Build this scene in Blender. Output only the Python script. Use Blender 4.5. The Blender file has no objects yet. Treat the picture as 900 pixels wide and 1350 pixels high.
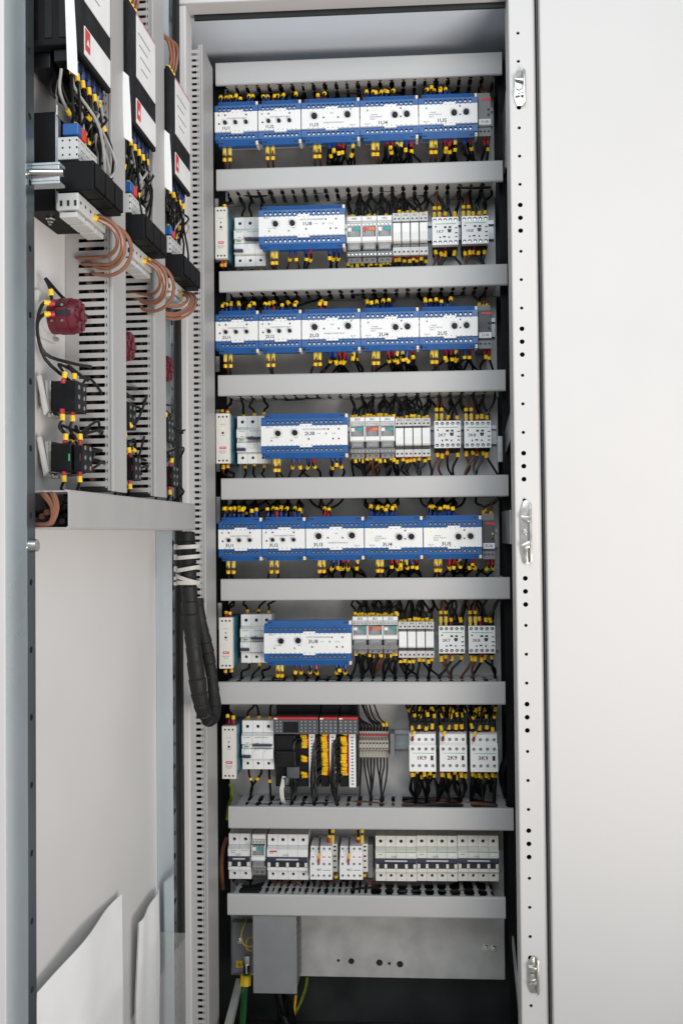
import bpy, bmesh, math, random
from mathutils import Vector, Matrix
random.seed(7)
rnd = random.uniform
SC = bpy.context.scene
COL = SC.collection

# ------------------------------------------------------------------ camera
CAMPOS = Vector((0.0, -1.9, 1.05))
YAW, PITCH, ROLL = (math.radians(a) for a in (3.576, 1.243, -0.55))
FPX = 1330.0                                   # focal length for a 900 px wide picture
def cam_axes():
    f = Vector((-math.sin(YAW)*math.cos(PITCH), math.cos(YAW)*math.cos(PITCH), math.sin(PITCH)))
    r = Vector((math.cos(YAW), math.sin(YAW), 0)); u = r.cross(f)
    c, s = math.cos(ROLL), math.sin(ROLL)
    return c*r+s*u, -s*r+c*u, f
CR, CU, CF = cam_axes()
cam = bpy.data.cameras.new("camera"); camo = bpy.data.objects.new("camera", cam); COL.objects.link(camo)
cam.sensor_fit = 'VERTICAL'; cam.sensor_height = 36.0; cam.lens = 36.0*FPX/1350.0
cam.clip_start = 0.05; cam.clip_end = 100
camo.matrix_world = Matrix((( CR.x, CU.x, -CF.x, CAMPOS.x), (CR.y, CU.y, -CF.y, CAMPOS.y), (CR.z, CU.z, -CF.z, CAMPOS.z), (0,0,0,1)))
SC.camera = camo

# ------------------------------------------------------------------ light
w = bpy.data.worlds.new("World"); SC.world = w; w.use_nodes = True
bg = w.node_tree.nodes["Background"]; bg.inputs[0].default_value = (0.93, 0.96, 1.0, 1); bg.inputs[1].default_value = 0.6
def area(name, loc, target, sx, sy, power, col, spread=180):
    l = bpy.data.lights.new(name, 'AREA'); l.shape = 'RECTANGLE'; l.size = sx; l.size_y = sy; l.energy = power; l.color = col; l.spread = math.radians(spread)
    o = bpy.data.objects.new(name, l); COL.objects.link(o); o.location = loc
    o.rotation_euler = (Vector(target)-Vector(loc)).to_track_quat('-Z', 'Y').to_euler()
    return o
area("key_light", (0, -2.5, 2.3), (-0.05, 0, 1.8), 1.6, 0.9, 12, (0.82, 0.915, 1.0), 130)  # unseen key light added behind the camera
area("low_fill_light", (1.05, -1.9, 0.3), (-0.12, -0.18, 1.9), 1.0, 0.7, 9.5, (1.0, 0.93, 0.87), 95)  # unseen low fill, added to brighten the cabinet roof and the door
SC.view_settings.view_transform = 'Standard'; SC.view_settings.look = 'None'
SC.view_settings.exposure = 0.17; SC.view_settings.gamma = 1.0

# ------------------------------------------------------------------ materials
M = {}
def mat(name, col, rough=0.5, metal=0.0, var=0.06, scale=60.0, bump=0.0, bscale=600.0, spec=0.5, trans=0.0, emit=0.0, alpha=1.0, rvar=0.1, stretch=None):
    m = bpy.data.materials.new(name); m.use_nodes = True; nt = m.node_tree
    b = nt.nodes["Principled BSDF"]
    tc = nt.nodes.new("ShaderNodeTexCoord"); src = tc.outputs["Object"]
    if stretch:
        mp = nt.nodes.new("ShaderNodeMapping"); mp.inputs["Scale"].default_value = stretch
        nt.links.new(src, mp.inputs["Vector"]); src = mp.outputs[0]
    nz = nt.nodes.new("ShaderNodeTexNoise"); nz.inputs["Scale"].default_value = scale; nz.inputs["Detail"].default_value = 5
    nt.links.new(src, nz.inputs["Vector"])
    rp = nt.nodes.new("ShaderNodeMapRange"); rp.inputs[1].default_value = 0.3; rp.inputs[2].default_value = 0.7
    rp.inputs[3].default_value = 1-var; rp.inputs[4].default_value = 1+var
    nt.links.new(nz.outputs[0], rp.inputs[0])
    mx = nt.nodes.new("ShaderNodeMix"); mx.data_type = 'RGBA'; mx.blend_type = 'MULTIPLY'; mx.inputs[0].default_value = 1
    mx.inputs[6].default_value = (*col, 1); nt.links.new(rp.outputs[0], mx.inputs[7])
    nt.links.new(mx.outputs[2], b.inputs["Base Color"])
    r2 = nt.nodes.new("ShaderNodeMapRange"); r2.inputs[1].default_value = 0.3; r2.inputs[2].default_value = 0.7
    r2.inputs[3].default_value = max(0.02, rough-rvar); r2.inputs[4].default_value = min(1, rough+rvar)
    nt.links.new(nz.outputs[0], r2.inputs[0]); nt.links.new(r2.outputs[0], b.inputs["Roughness"])
    b.inputs["Metallic"].default_value = metal; b.inputs["Specular IOR Level"].default_value = spec
    if trans: b.inputs["Transmission Weight"].default_value = trans
    if alpha < 1: b.inputs["Alpha"].default_value = alpha
    if emit: b.inputs["Emission Color"].default_value = (*col, 1); b.inputs["Emission Strength"].default_value = emit
    if bump:
        n2 = nt.nodes.new("ShaderNodeTexNoise"); n2.inputs["Scale"].default_value = bscale; n2.inputs["Detail"].default_value = 3
        nt.links.new(src, n2.inputs["Vector"])
        bp = nt.nodes.new("ShaderNodeBump"); bp.inputs["Strength"].default_value = bump; bp.inputs["Distance"].default_value = 0.001
        nt.links.new(n2.outputs[0], bp.inputs["Height"]); nt.links.new(bp.outputs[0], b.inputs["Normal"])
    M[name] = m; return m
mat("paint", (0.63, 0.615, 0.60), 0.58, var=0.025, scale=5, bump=0.08, bscale=900)
mat("paint_roof_lit", (0.82, 0.88, 0.96), 0.4, var=0.02, scale=4, bump=0.03, bscale=500)  # cabinet paint made whiter and bluer, light on the roof put into the colour
mat("unlit_panel", (0.018, 0.02, 0.02), 0.45, var=0.3, scale=12)  # near-black colour stands in for the unlit cabinet interior
mat("dark_floor", (0.03, 0.024, 0.02), 0.7, var=0.4, scale=18)
mat("zinc_bits", (0.48, 0.50, 0.51), 0.42, metal=0.85, var=0.2, scale=22, bump=0.05, bscale=120)
mat("zinc", (0.52, 0.51, 0.495), 0.5, metal=0.35, var=0.16, scale=22, bump=0.05, bscale=120, rvar=0.12)
mat("zinc_rail", (0.62, 0.69, 0.73), 0.22, metal=0.95, var=0.14, scale=9, rvar=0.1, stretch=(1, 1, 0.25))
mat("zinc_rail_dark_reflection", (0.13, 0.155, 0.17), 0.3, metal=0.85, var=0.25, scale=9, stretch=(1, 1, 0.25))  # rail zinc darkened, reflection of the dark cabinet put into the colour
mat("chrome", (0.58, 0.565, 0.53), 0.22, metal=1.0, var=0.08, scale=80)
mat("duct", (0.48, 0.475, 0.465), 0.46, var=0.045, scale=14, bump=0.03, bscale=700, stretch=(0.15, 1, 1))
mat("duct_vertical_shaded", (0.40, 0.393, 0.383), 0.45, var=0.045, scale=14, bump=0.03, bscale=700, stretch=(1, 1, 0.15))  # duct plastic with upright grain, darkened to stand in for shade
mat("duct_dark", (0.22, 0.225, 0.225), 0.5, var=0.05, scale=30)
mat("white", (0.82, 0.815, 0.795), 0.42, var=0.025, scale=40, bump=0.02)
mat("warm_white", (0.74, 0.715, 0.65), 0.45, var=0.04, scale=60, bump=0.02)
mat("light_grey", (0.55, 0.55, 0.53), 0.45, var=0.05, scale=60)
mat("mid_grey", (0.22, 0.22, 0.22), 0.5, var=0.08, scale=60)
mat("plc_grey", (0.075, 0.078, 0.083), 0.5, var=0.1, scale=50, bump=0.03)
mat("blue", (0.010, 0.092, 0.30), 0.36, var=0.08, scale=30, bump=0.02)
mat("teal", (0.02, 0.13, 0.19), 0.4, var=0.1, scale=50)
mat("black", (0.004, 0.004, 0.0045), 0.42, var=0.2, scale=60, bump=0.03, spec=0.3)
mat("black_soft", (0.004, 0.004, 0.0045), 0.6, var=0.25, scale=40, spec=0.22)
mat("wire_black", (0.004, 0.004, 0.0045), 0.4, var=0.25, scale=90, spec=0.35)
mat("wire_brown", (0.11, 0.042, 0.022), 0.4, var=0.2, scale=90)
mat("wire_copper", (0.25, 0.105, 0.062), 0.38, var=0.12, scale=90)
mat("wire_grey", (0.34, 0.33, 0.31), 0.4, var=0.1, scale=90)
mat("wire_white", (0.7, 0.68, 0.62), 0.4, var=0.06, scale=90)
mat("wire_green", (0.02, 0.10, 0.03), 0.4, var=0.15, scale=90)
mat("wire_yellow_green", (0.16, 0.20, 0.02), 0.4, var=0.4, scale=120)
mat("yellow", (0.88, 0.55, 0.015), 0.45, var=0.1, scale=120)
mat("pale_yellow", (0.80, 0.60, 0.10), 0.45, var=0.08, scale=120)
mat("ferrule_blue", (0.012, 0.045, 0.24), 0.4, var=0.1, scale=80)
mat("ferrule_red", (0.40, 0.015, 0.025), 0.4, var=0.1, scale=80)
mat("red", (0.62, 0.03, 0.03), 0.4, var=0.05)
mat("faded_red", (0.62, 0.30, 0.32), 0.5, var=0.1)
mat("orange", (0.85, 0.16, 0.03), 0.4, var=0.05)
mat("teal_tab", (0.02, 0.34, 0.33), 0.4, var=0.05)
mat("green_print", (0.05, 0.36, 0.14), 0.5, var=0.05)
mat("grey_print", (0.12, 0.12, 0.13), 0.6, var=0.05)
mat("black_print_shade", (0.015, 0.015, 0.02), 0.5, var=0.1)  # print, and shade painted into the terminal recesses
mat("navy", (0.03, 0.035, 0.075), 0.4, var=0.1)
mat("maroon", (0.13, 0.014, 0.026), 0.42, var=0.15, scale=50)
mat("led_green", (0.10, 0.42, 0.13), 0.3, var=0.05)
mat("led_lit", (0.30, 0.85, 0.05), 0.3, var=0.05, emit=0.6)
mat("led_red", (0.25, 0.012, 0.03), 0.3, var=0.05)
mat("screw", (0.62, 0.62, 0.60), 0.3, metal=1.0, var=0.15, scale=200)
mat("terminal_screw", (0.34, 0.34, 0.33), 0.32, metal=0.9, var=0.2, scale=300)
mat("beige", (0.42, 0.39, 0.33), 0.5, var=0.06, scale=60)
mat("led_window", (0.33, 0.34, 0.35), 0.4, var=0.1)
mat("tie", (0.5, 0.48, 0.44), 0.45, var=0.06)
mat("hose", (0.005, 0.0048, 0.0045), 0.62, var=0.3, scale=60, bump=0.25, bscale=140)
mat("faint_print", (0.5, 0.5, 0.5), 0.6, var=0.1)
mat("paper", (0.86, 0.86, 0.85), 0.7, var=0.02, scale=20)
mat("clear", (0.75, 0.76, 0.76), 0.12, var=0.03, alpha=0.28)
mat("smoky", (0.10, 0.10, 0.095), 0.15, var=0.1, alpha=0.72)
mat("pocket", (0.72, 0.72, 0.70), 0.3, var=0.03, alpha=0.12)
mat("rubber", (0.012, 0.012, 0.012), 0.7, var=0.2)
mat("concrete", (0.5, 0.485, 0.46), 0.8, var=0.15, scale=6, bump=0.2, bscale=60)

# ------------------------------------------------------------------ mesh helpers
class MB:
    def __init__(s): s.v = []; s.f = []; s.m = []; s.mi = 0
    def add(s, vs, fs):
        o = len(s.v); s.v += [tuple(v) for v in vs]
        for f in fs: s.f.append([i+o for i in f]); s.m.append(s.mi)
    def box(s, x0, x1, y0, y1, z0, z1):
        s.add([(x0,y0,z0),(x1,y0,z0),(x1,y1,z0),(x0,y1,z0),(x0,y0,z1),(x1,y0,z1),(x1,y1,z1),(x0,y1,z1)],
              [(0,3,2,1),(4,5,6,7),(0,1,5,4),(1,2,6,5),(2,3,7,6),(3,0,4,7)])
        return s
    def prism_x(s, poly, x0, x1):                # poly: (y, z) list, extruded along x
        n = len(poly)
        s.add([(x0,y,z) for y,z in poly]+[(x1,y,z) for y,z in poly],
              [tuple(range(n)), tuple(range(2*n-1, n-1, -1))]+[(i, i+n, (i+1)%n+n, (i+1)%n) for i in range(n)])
        return s
    def prism_y(s, poly, y0, y1):                # poly: (x, z)
        n = len(poly)
        s.add([(x,y0,z) for x,z in poly]+[(x,y1,z) for x,z in poly],
              [tuple(range(n)), tuple(range(2*n-1, n-1, -1))]+[(i, i+n, (i+1)%n+n, (i+1)%n) for i in range(n)])
        return s
    def cyl(s, p0, p1, r0, r1=None, n=12, caps=True):
        r1 = r0 if r1 is None else r1
        p0, p1 = Vector(p0), Vector(p1); d = (p1-p0).normalized()
        a = d.orthogonal().normalized(); b = d.cross(a)
        ring = [(math.cos(2*math.pi*i/n), math.sin(2*math.pi*i/n)) for i in range(n)]
        vs = [p0+(a*c+b*k)*r0 for c, k in ring]+[p1+(a*c+b*k)*r1 for c, k in ring]
        fs = [(i, (i+1)%n, (i+1)%n+n, i+n) for i in range(n)]
        if caps: fs += [tuple(range(n-1, -1, -1)), tuple(range(n, 2*n))]
        s.add(vs, fs); return s
    def tube(s, pts, r, n=7, rf=None):
        pts = [Vector(p) for p in pts]; N = len(pts); vs = []; fs = []
        t0 = (pts[1]-pts[0]).normalized(); a = t0.orthogonal().normalized()
        for i, p in enumerate(pts):
            t = (pts[min(i+1, N-1)]-pts[max(i-1, 0)]).normalized()
            a = (a-t*a.dot(t)); a = a.normalized() if a.length > 1e-6 else t.orthogonal().normalized()
            b = t.cross(a); rr = rf(i) if rf else r
            vs += [p+(a*math.cos(2*math.pi*k/n)+b*math.sin(2*math.pi*k/n))*rr for k in range(n)]
        for i in range(N-1):
            for k in range(n):
                fs.append((i*n+k, i*n+(k+1)%n, (i+1)*n+(k+1)%n, (i+1)*n+k))
        fs += [tuple(range(n-1, -1, -1)), tuple(range((N-1)*n, N*n))]
        s.add(vs, fs); return s
    def holes(s, x0, x1, z0, z1, y, hs, depth=0.006, wall=0.0, axis='x', n=12, cap=True):
        """flat front (facing -y) from x0..x1, z0..z1 pierced by round recesses hs = (x, z, r); wall > 0 adds side walls going back"""
        hs = sorted(hs, key=lambda h: h[0] if axis == 'x' else h[1])
        ed = [(hs[i][0 if axis == 'x' else 1]+hs[i+1][0 if axis == 'x' else 1])/2 for i in range(len(hs)-1)]
        ed = [x0 if axis == 'x' else z0]+ed+[x1 if axis == 'x' else z1]
        for i, (hx, hz, r) in enumerate(hs):
            a0, a1, b0, b1 = (ed[i], ed[i+1], z0, z1) if axis == 'x' else (x0, x1, ed[i], ed[i+1])
            vs = []; 
            cor = {}
            for k in range(n):
                t = 2*math.pi*(k+0.5)/n; c, q = math.cos(t), math.sin(t)
                vs.append((hx+r*c, y, hz+r*q))
            out = []
            for k in range(n):
                t = 2*math.pi*(k+0.5)/n; c, q = math.cos(t), math.sin(t)
                tx = ((a1-hx) if c > 0 else (a0-hx))/c if abs(c) > 1e-6 else 1e9
                tz = ((b1-hz) if q > 0 else (b0-hz))/q if abs(q) > 1e-6 else 1e9
                tt = min(tx, tz); out.append((hx+tt*c, y, hz+tt*q, 'x' if tx < tz else 'z'))
            vs += [o[:3] for o in out]
            back = [(v[0], y+depth, v[2]) for v in vs[:n]]; vs += back
            fs = []
            for k in range(n):
                k2 = (k+1)%n
                if out[k][3] != out[k2][3]:
                    xx = a1 if (out[k][0]+out[k2][0])/2 > hx else a0; zz = b1 if (out[k][2]+out[k2][2])/2 > hz else b0
                    vs.append((xx, y, zz)); ci = len(vs)-1
                    fs.append((k, n+k, ci, n+k2, k2))
                else: fs.append((k, n+k, n+k2, k2))
                fs.append((k, k2, 2*n+k2, 2*n+k))
            if cap: fs.append(tuple(range(2*n, 3*n)))
            s.add(vs, fs)
        if wall:
            s.add([(x0,y,z0),(x1,y,z0),(x1,y,z1),(x0,y,z1),(x0,y+wall,z0),(x1,y+wall,z0),(x1,y+wall,z1),(x0,y+wall,z1)],
                  [(0,4,5,1),(1,5,6,2),(2,6,7,3),(3,7,4,0)])
        return s
def mesh_of(name, mb, mats, bevel=0.0, smooth=False, seg=2):
    me = bpy.data.meshes.new(name); me.from_pydata(mb.v, [], mb.f)
    for m in mats: me.materials.append(M[m])
    if len(mats) > 1:
        for p, i in zip(me.polygons, mb.m): p.material_index = i
    bm = bmesh.new(); bm.from_mesh(me)
    bmesh.ops.recalc_face_normals(bm, faces=bm.faces)
    if bevel:
        es = [e for e in bm.edges if len(e.link_faces) == 2 and e.calc_face_angle(0) > 0.5]
        bmesh.ops.bevel(bm, geom=es, offset=bevel, segments=seg, affect='EDGES', clamp_overlap=True, profile=0.6)
    bm.to_mesh(me); bm.free()
    if smooth:
        me.polygons.foreach_set("use_smooth", [True]*len(me.polygons))
        try: me.set_sharp_from_angle(angle=math.radians(40))
        except Exception: pass
    return me
CACHE = {}
TINY = {"terminal_screws", "terminal_hole_shade", "end_slots", "clamp_hole", "terminal_numbers", "dial_scale", "strip_numbers", "indicator_windows", "windows", "base_holes", "base_screws", "ribs"}   # specks too small to pick apart
def part(parent, name, m, fn, key=None, bevel=0.0, smooth=False, loc=(0,0,0), rot=None, label=None):
    mats = m if isinstance(m, (list, tuple)) else [m]
    k = (key, name, tuple(mats)) if key is not None else None
    if k is not None and k in CACHE: me = CACHE[k]
    else:
        mb = MB(); fn(mb); me = mesh_of(name, mb, mats, bevel, smooth)
        if k is not None: CACHE[k] = me
    o = bpy.data.objects.new(name, me); COL.objects.link(o); o.location = loc
    if rot: o.rotation_euler = rot
    if parent is not None: o.parent = parent
    if label: o["label"] = label
    if name in TINY: o["kind"] = "stuff"
    return o
def tag(o, label=None, cat=None, group=None, kind=None):
    if label: o["label"] = label
    if cat: o["category"] = cat
    if group: o["group"] = group
    if kind: o["kind"] = kind
    return o
def thing(name, label, cat, loc=(0,0,0), rz=0.0, group=None):
    o = bpy.data.objects.new(name, None); COL.objects.link(o); o.location = loc; o.rotation_euler = (0, 0, rz)
    o.empty_display_size = 0.02
    return tag(o, label, cat, group)
def text(parent, name, s, size, m, x, y, z, bold=0.0, sx=1.0, align='CENTER', rot=(math.pi/2, 0, 0)):
    k = ('t', s, size, m, bold, align)
    if k not in CACHE:
        cu = bpy.data.curves.new(name, 'FONT'); cu.body = s; cu.size = size; cu.align_x = align; cu.align_y = 'CENTER'
        cu.offset = bold*size; cu.resolution_u = 2
        t = bpy.data.objects.new(name, cu); COL.objects.link(t)
        dg = bpy.context.evaluated_depsgraph_get()
        me = bpy.data.meshes.new_from_object(t.evaluated_get(dg)); me.materials.clear(); me.materials.append(M[m])
        bpy.data.objects.remove(t); bpy.data.curves.remove(cu); CACHE[k] = me
    o = bpy.data.objects.new(name, CACHE[k]); COL.objects.link(o); o.parent = parent
    o.location = (x, y, z); o.rotation_euler = rot; o.scale = (sx, 1, 1); return o
def at(px, py, Y):
    """where the line of sight through a point of the 900 x 1350 photograph meets the upright plane at depth Y"""
    ray = CF+CR*((px-450)/FPX)+CU*((675-py)/FPX)
    return CAMPOS+ray*((Y-CAMPOS.y)/ray.y)
def span(x0, x1, yt, yb, Y):
    xm, ym = (x0+x1)/2, (yt+yb)/2
    a, b = at(x0, ym, Y).x, at(x1, ym, Y).x; t, q = at(xm, yt, Y).z, at(xm, yb, Y).z
    return (a+b)/2, q, b-a, t-q
def spline(ps, k=5):
    ps = [Vector(p) for p in ps]; P = [ps[0]*2-ps[1]]+ps+[ps[-1]*2-ps[-2]]; out = []
    for i in range(1, len(P)-2):
        for j in range(k):
            t = j/k; a, b, c, d = P[i-1], P[i], P[i+1], P[i+2]
            out.append(0.5*((2*b)+(c-a)*t+(2*a-5*b+4*c-d)*t*t+(3*b-a-3*c+d)*t*t*t))
    out.append(ps[-1]); return out

# ------------------------------------------------------------------ floor and cabinet
tag(part(None, "floor", "concrete", lambda b: b.box(-4, 4, -5, 3, -0.05, 0)), kind="structure")
FY = -0.25                                        # front plane of the frame
cab = thing("electrical_cabinet", "tall light grey control cabinet standing open, filled with rows of devices", "cabinet", (-0.08, 0, 0))
def cpart(name, m, fn, **k):
    o = part(cab, name, m, fn, **k); o.location = (0.08, 0, 0); return o
XL, XR = -0.395, 0.222
cpart("back_wall", "unlit_panel", lambda b: b.box(XL, XR, 0.062, 0.07, 0.06, 1.944))
cpart("dark_side_sheet", "unlit_panel", lambda b: b.box(XL, XL+0.006, -0.2, 0.06, 0.1, 1.944))
cpart("dark_side_sheet", "unlit_panel", lambda b: b.box(XR-0.012, XR-0.004, -0.2, 0.06, 0.1, 1.944))  # dark sheet standing in for the open, unlit bay on this side
cpart("base_plate", "dark_floor", lambda b: b.box(XL+.008, XR-.014, -0.22, 0.06, 0.10, 0.11))
cpart("plinth", "black_soft", lambda b: b.box(XL, XR, -0.245, 0.06, 0.0, 0.098))
cpart("roof_panel", "paint_roof_lit", lambda b: b.box(XL-0.002, XR+0.002, -0.215, 0.075, 1.9445, 1.962))
cpart("mounting_plate", "zinc", lambda b: b.box(-0.335, 0.176, 0.0, 0.003, 0.222, 1.9375), bevel=0.001)
# right post with its holes
zt, dz = 1.5628, 0.2029
hl = []
for k in range(-7, 3):
    z = zt+k*dz
    for q in (-1, 0, 1): hl.append((0.1935, z+q*0.0211, 0.0040))
    for q in (1, 0, -1): hl.append((0.1935, z+dz/2+q*0.0465, 0.0027))
hl = [h for h in hl if 0.13 < h[1] < 1.905]
def post(b):
    b.holes(0.181, 0.213, 0.11, 1.925, FY, hl, depth=0.003, axis='z', n=14, cap=False)
    b.box(0.1781, 0.1785, FY+0.003, -0.2, 0.11, 1.9375)
    n = 6
    for i in range(n):                            # rounded outer and inner corners of the folded sheet
        a0, a1 = math.pi/2*i/n, math.pi/2*(i+1)/n
        for cx, cy, R, sg in ((0.213, FY+0.009, 0.009, 1), (0.181, FY+0.003, 0.003, -1)):
            p = [(cx+sg*R*math.sin(t), cy-R*math.cos(t)) for t in (a0, a1)]
            b.add([(p[0][0],p[0][1],0.11),(p[1][0],p[1][1],0.11),(p[1][0],p[1][1],1.9375),(p[0][0],p[0][1],1.9375)], [(0,1,2,3)])
    b.box(0.2212, 0.222, FY+0.009, -0.2, 0.11, 1.9375)
cpart("front_post", "paint", post, smooth=True)
cpart("post_dark_fill", "rubber", lambda b: b.box(0.180, 0.220, -0.236, -0.201, 0.11, 1.9375))  # black block painted in as the shade behind the post holes
cpart("front_post", "paint", lambda b: b.box(-0.392, -0.3556, FY, -0.2, 0.11, 1.9375), bevel=0.003)
cpart("door_seal", "rubber", lambda b: b.box(-0.390, -0.3655, FY-0.012, FY-0.0005, 0.12, 1.97), bevel=0.003)
def toprail(b):
    b.box(-0.392, 0.222, FY, -0.21, 1.9400, 1.985)
cpart("top_rail", "paint", toprail, bevel=0.003)
cpart("rain_lip", "unlit_panel", lambda b: b.box(-0.35, 0.178, -0.209, -0.204, 1.9325, 1.9438))
for i in range(9):
    cpart("rail_slot", "white", (lambda i: lambda b: b.box(-0.325+i*0.058, -0.300+i*0.058, FY-0.0012, FY+0.002, 1.9465, 1.948))(i))
# depth rails and brackets seen through the gap beside the mounting plate
def rail_side(b, x0, x1, z0, z1):
    b.box(x0, x1, -0.19, 0.05, z0, z1)
for z0, z1 in ((1.60, 1.64), (1.36, 1.40), (0.93, 0.97), (0.72, 0.76), (0.50, 0.54)):
    cpart("depth_rail", "zinc", (lambda z0, z1: lambda b: b.holes(-0.19, 0.05, z0, z1, 0.2095-0.004, [(-0.17+0.025*i, (z0+z1)/2, 0.004) for i in range(9)], 0.003))(z0, z1), )
for o in [o for o in cab.children if o.name.startswith("depth_rail")]:
    # the pierced strip is drawn facing -y: turn it to face the inside (-x)
    me = o.data
    for v in me.vertices: v.co = (v.co.y-0.0, v.co.x, v.co.z)
cpart("side_upright", "black_soft", lambda b: b.holes(0.178, 0.2095, 0.12, 1.92, -0.06, [(0.194, 0.15+0.025*i, 0.004) for i in range(70)], 0.004, axis='z', n=8))
cpart("support_strip", "zinc_bits", lambda b: b.prism_x([(-0.02,1.225),(-0.02,1.185),(-0.17,1.215),(-0.17,1.262)], 0.183, 0.1845), bevel=0.0004)
cpart("support_strip", "zinc_bits", lambda b: b.box(0.172, 0.186, -0.024, -0.02, 1.18, 1.228), bevel=0.0006)
cpart("support_strip", "zinc_bits", lambda b: b.box(0.178, 0.1835, -0.17, -0.03, 1.03, 1.088), bevel=0.0006)
cpart("support_strip", "zinc_bits", lambda b: b.prism_x([(-0.02,1.80),(-0.02,1.70),(-0.1,1.70),(-0.12,1.83)], 0.186, 0.1875), bevel=0.0004)
cpart("support_strip", "zinc_bits", lambda b: b.prism_x([(-0.03,0.35),(-0.03,0.338),(-0.2,0.19),(-0.2,0.215)], 0.183, 0.187), bevel=0.0004)
cpart("bottom_rail", "zinc", lambda b: b.prism_x([(-0.02,0.225),(-0.02,0.212),(-0.2,0.170),(-0.2,0.19)], -0.322, -0.310), bevel=0.001)
# bolts on the mounting plate
def bolt(b, r=0.006):
    b.cyl((0,0,0), (0,-0.005,0), r, n=6); b.cyl((0,0.0,0), (0,-0.0015,0), r*1.5, n=16); b.cyl((0,-0.005,0), (0,-0.008,0), r*0.5, n=10)
for px, py in ((640, 1249), (650, 1250)):
    p = at(px, py, 0); o = part(cab, "bolt", "chrome", lambda b: bolt(b, 0.0045), key="bolt45"); o.location = (p.x+0.08, 0, p.z)
for px, py, r in ((463, 1267, .0055), (500, 1269, .006), (527, 1271, .006), (446, 1266, .0025), (513, 1270, .0025)):
    p = at(px, py, 0); o = part(cab, "grommet", "rubber", lambda b: b.cyl((0,0,0), (0,-0.003,0), r, r*0.7, n=14), key="gr%g" % r); o.location = (p.x+0.08, -0.0005, p.z)
# locking catches on the post
def catch(px, y0, y1, tall):
    c = at(px, (y0+y1)/2, FY); h = at(px, y0, FY).z-at(px, y1, FY).z
    o = part(cab, "locking_catch", "chrome", lambda b: (
        b.prism_y([(-0.0085,-h*.30),(-0.004,-h*.5),(0.006,-h*.5),(0.006,h*.5),(-0.002,h*.5),(-0.0085,h*.30)], -0.004, -0.0005),
        b.prism_y([(0.0052,-h*.5),(0.0092,-h*.44),(0.0092,h*.44),(0.0052,h*.5)], -0.0135, -0.0006),
        b.prism_y([(-0.0075,h*.20),(0.0065,h*.14),(0.0085,h*.18),(0.0085,h*.24),(-0.0075,h*.26)], -0.011, -0.0042),
        b.prism_y([(-0.0075,-h*.26),(0.0085,-h*.24),(0.0085,-h*.16),(0.0065,-h*.14),(-0.0075,-h*.20)], -0.011, -0.0042)), bevel=0.001, smooth=True)
    o.location = (c.x+0.08, FY, c.z)
    q = part(o, "screw", "screw", lambda b: (b.cyl((0,-0.004,0), (0,-0.0075,0), 0.0048, 0.0038, n=16), b.cyl((0,-0.0075,0), (0,-0.008,0), 0.0016, n=6)), key="catchscrew", smooth=True)
    q.location = (-0.0012, 0, 0)
catch(684, 94, 141, 1); catch(692, 660, 743, 1); catch(701.5, 1260, 1308, 1)

# neighbouring cabinet
nb = thing("cabinet", "plain light grey closed cabinet door beside the open cabinet", "cabinet", (0.53, -0.25, 0))
o = part(nb, "door_leaf", "paint", lambda b: b.box(-0.303, 0.30, -0.012, 0.012, 0.12, 1.99), bevel=0.003)
o = part(nb, "carcass", "paint", lambda b: b.box(-0.304, 0.302, 0.016, 0.32, 0.1, 1.97)); 
o = part(nb, "plinth", "black_soft", lambda b: b.box(-0.30, 0.30, 0.02, 0.3, 0.0, 0.098))
o = part(nb, "door_seal", "rubber", lambda b: b.box(-0.3035, 0.30, 0.0125, 0.0155, 0.13, 1.96))

# ------------------------------------------------------------------ wiring ducts
PITCH_X = 0.0203
DUCTS = [(-0.334,.182,1.868,1.910),(-0.334,.181,1.6755,1.7145),(-0.330,.1865,1.4895,1.5285),(-0.3335,.181,1.301,1.3395),(-0.329,.1837,1.1135,1.1525),
         (-0.331,.1837,.9315,.971),(-0.3365,.1735,.7455,.7865),(-0.320,.185,.5245,.5645),(-0.323,.169,.3705,.409)]
ORD = ["topmost", "second", "third", "fourth", "fifth", "sixth", "seventh", "eighth", "ninth and lowest"]
SLOTS = []
def finger(b, wd, y0=-0.0945, y1=-0.010, t=0.0016):
    b.box(-wd/2, wd/2, y0, y1, -t/2, t/2)
    for yy in (y0+0.012, y0+0.040):
        for s in (-1, 1):
            x0, x1 = (wd/2, wd/2+0.0022) if s > 0 else (-wd/2-0.0022, -wd/2)
            b.box(x0, x1, yy-0.0016, yy+0.0016, -t/2, t/2)
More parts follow.
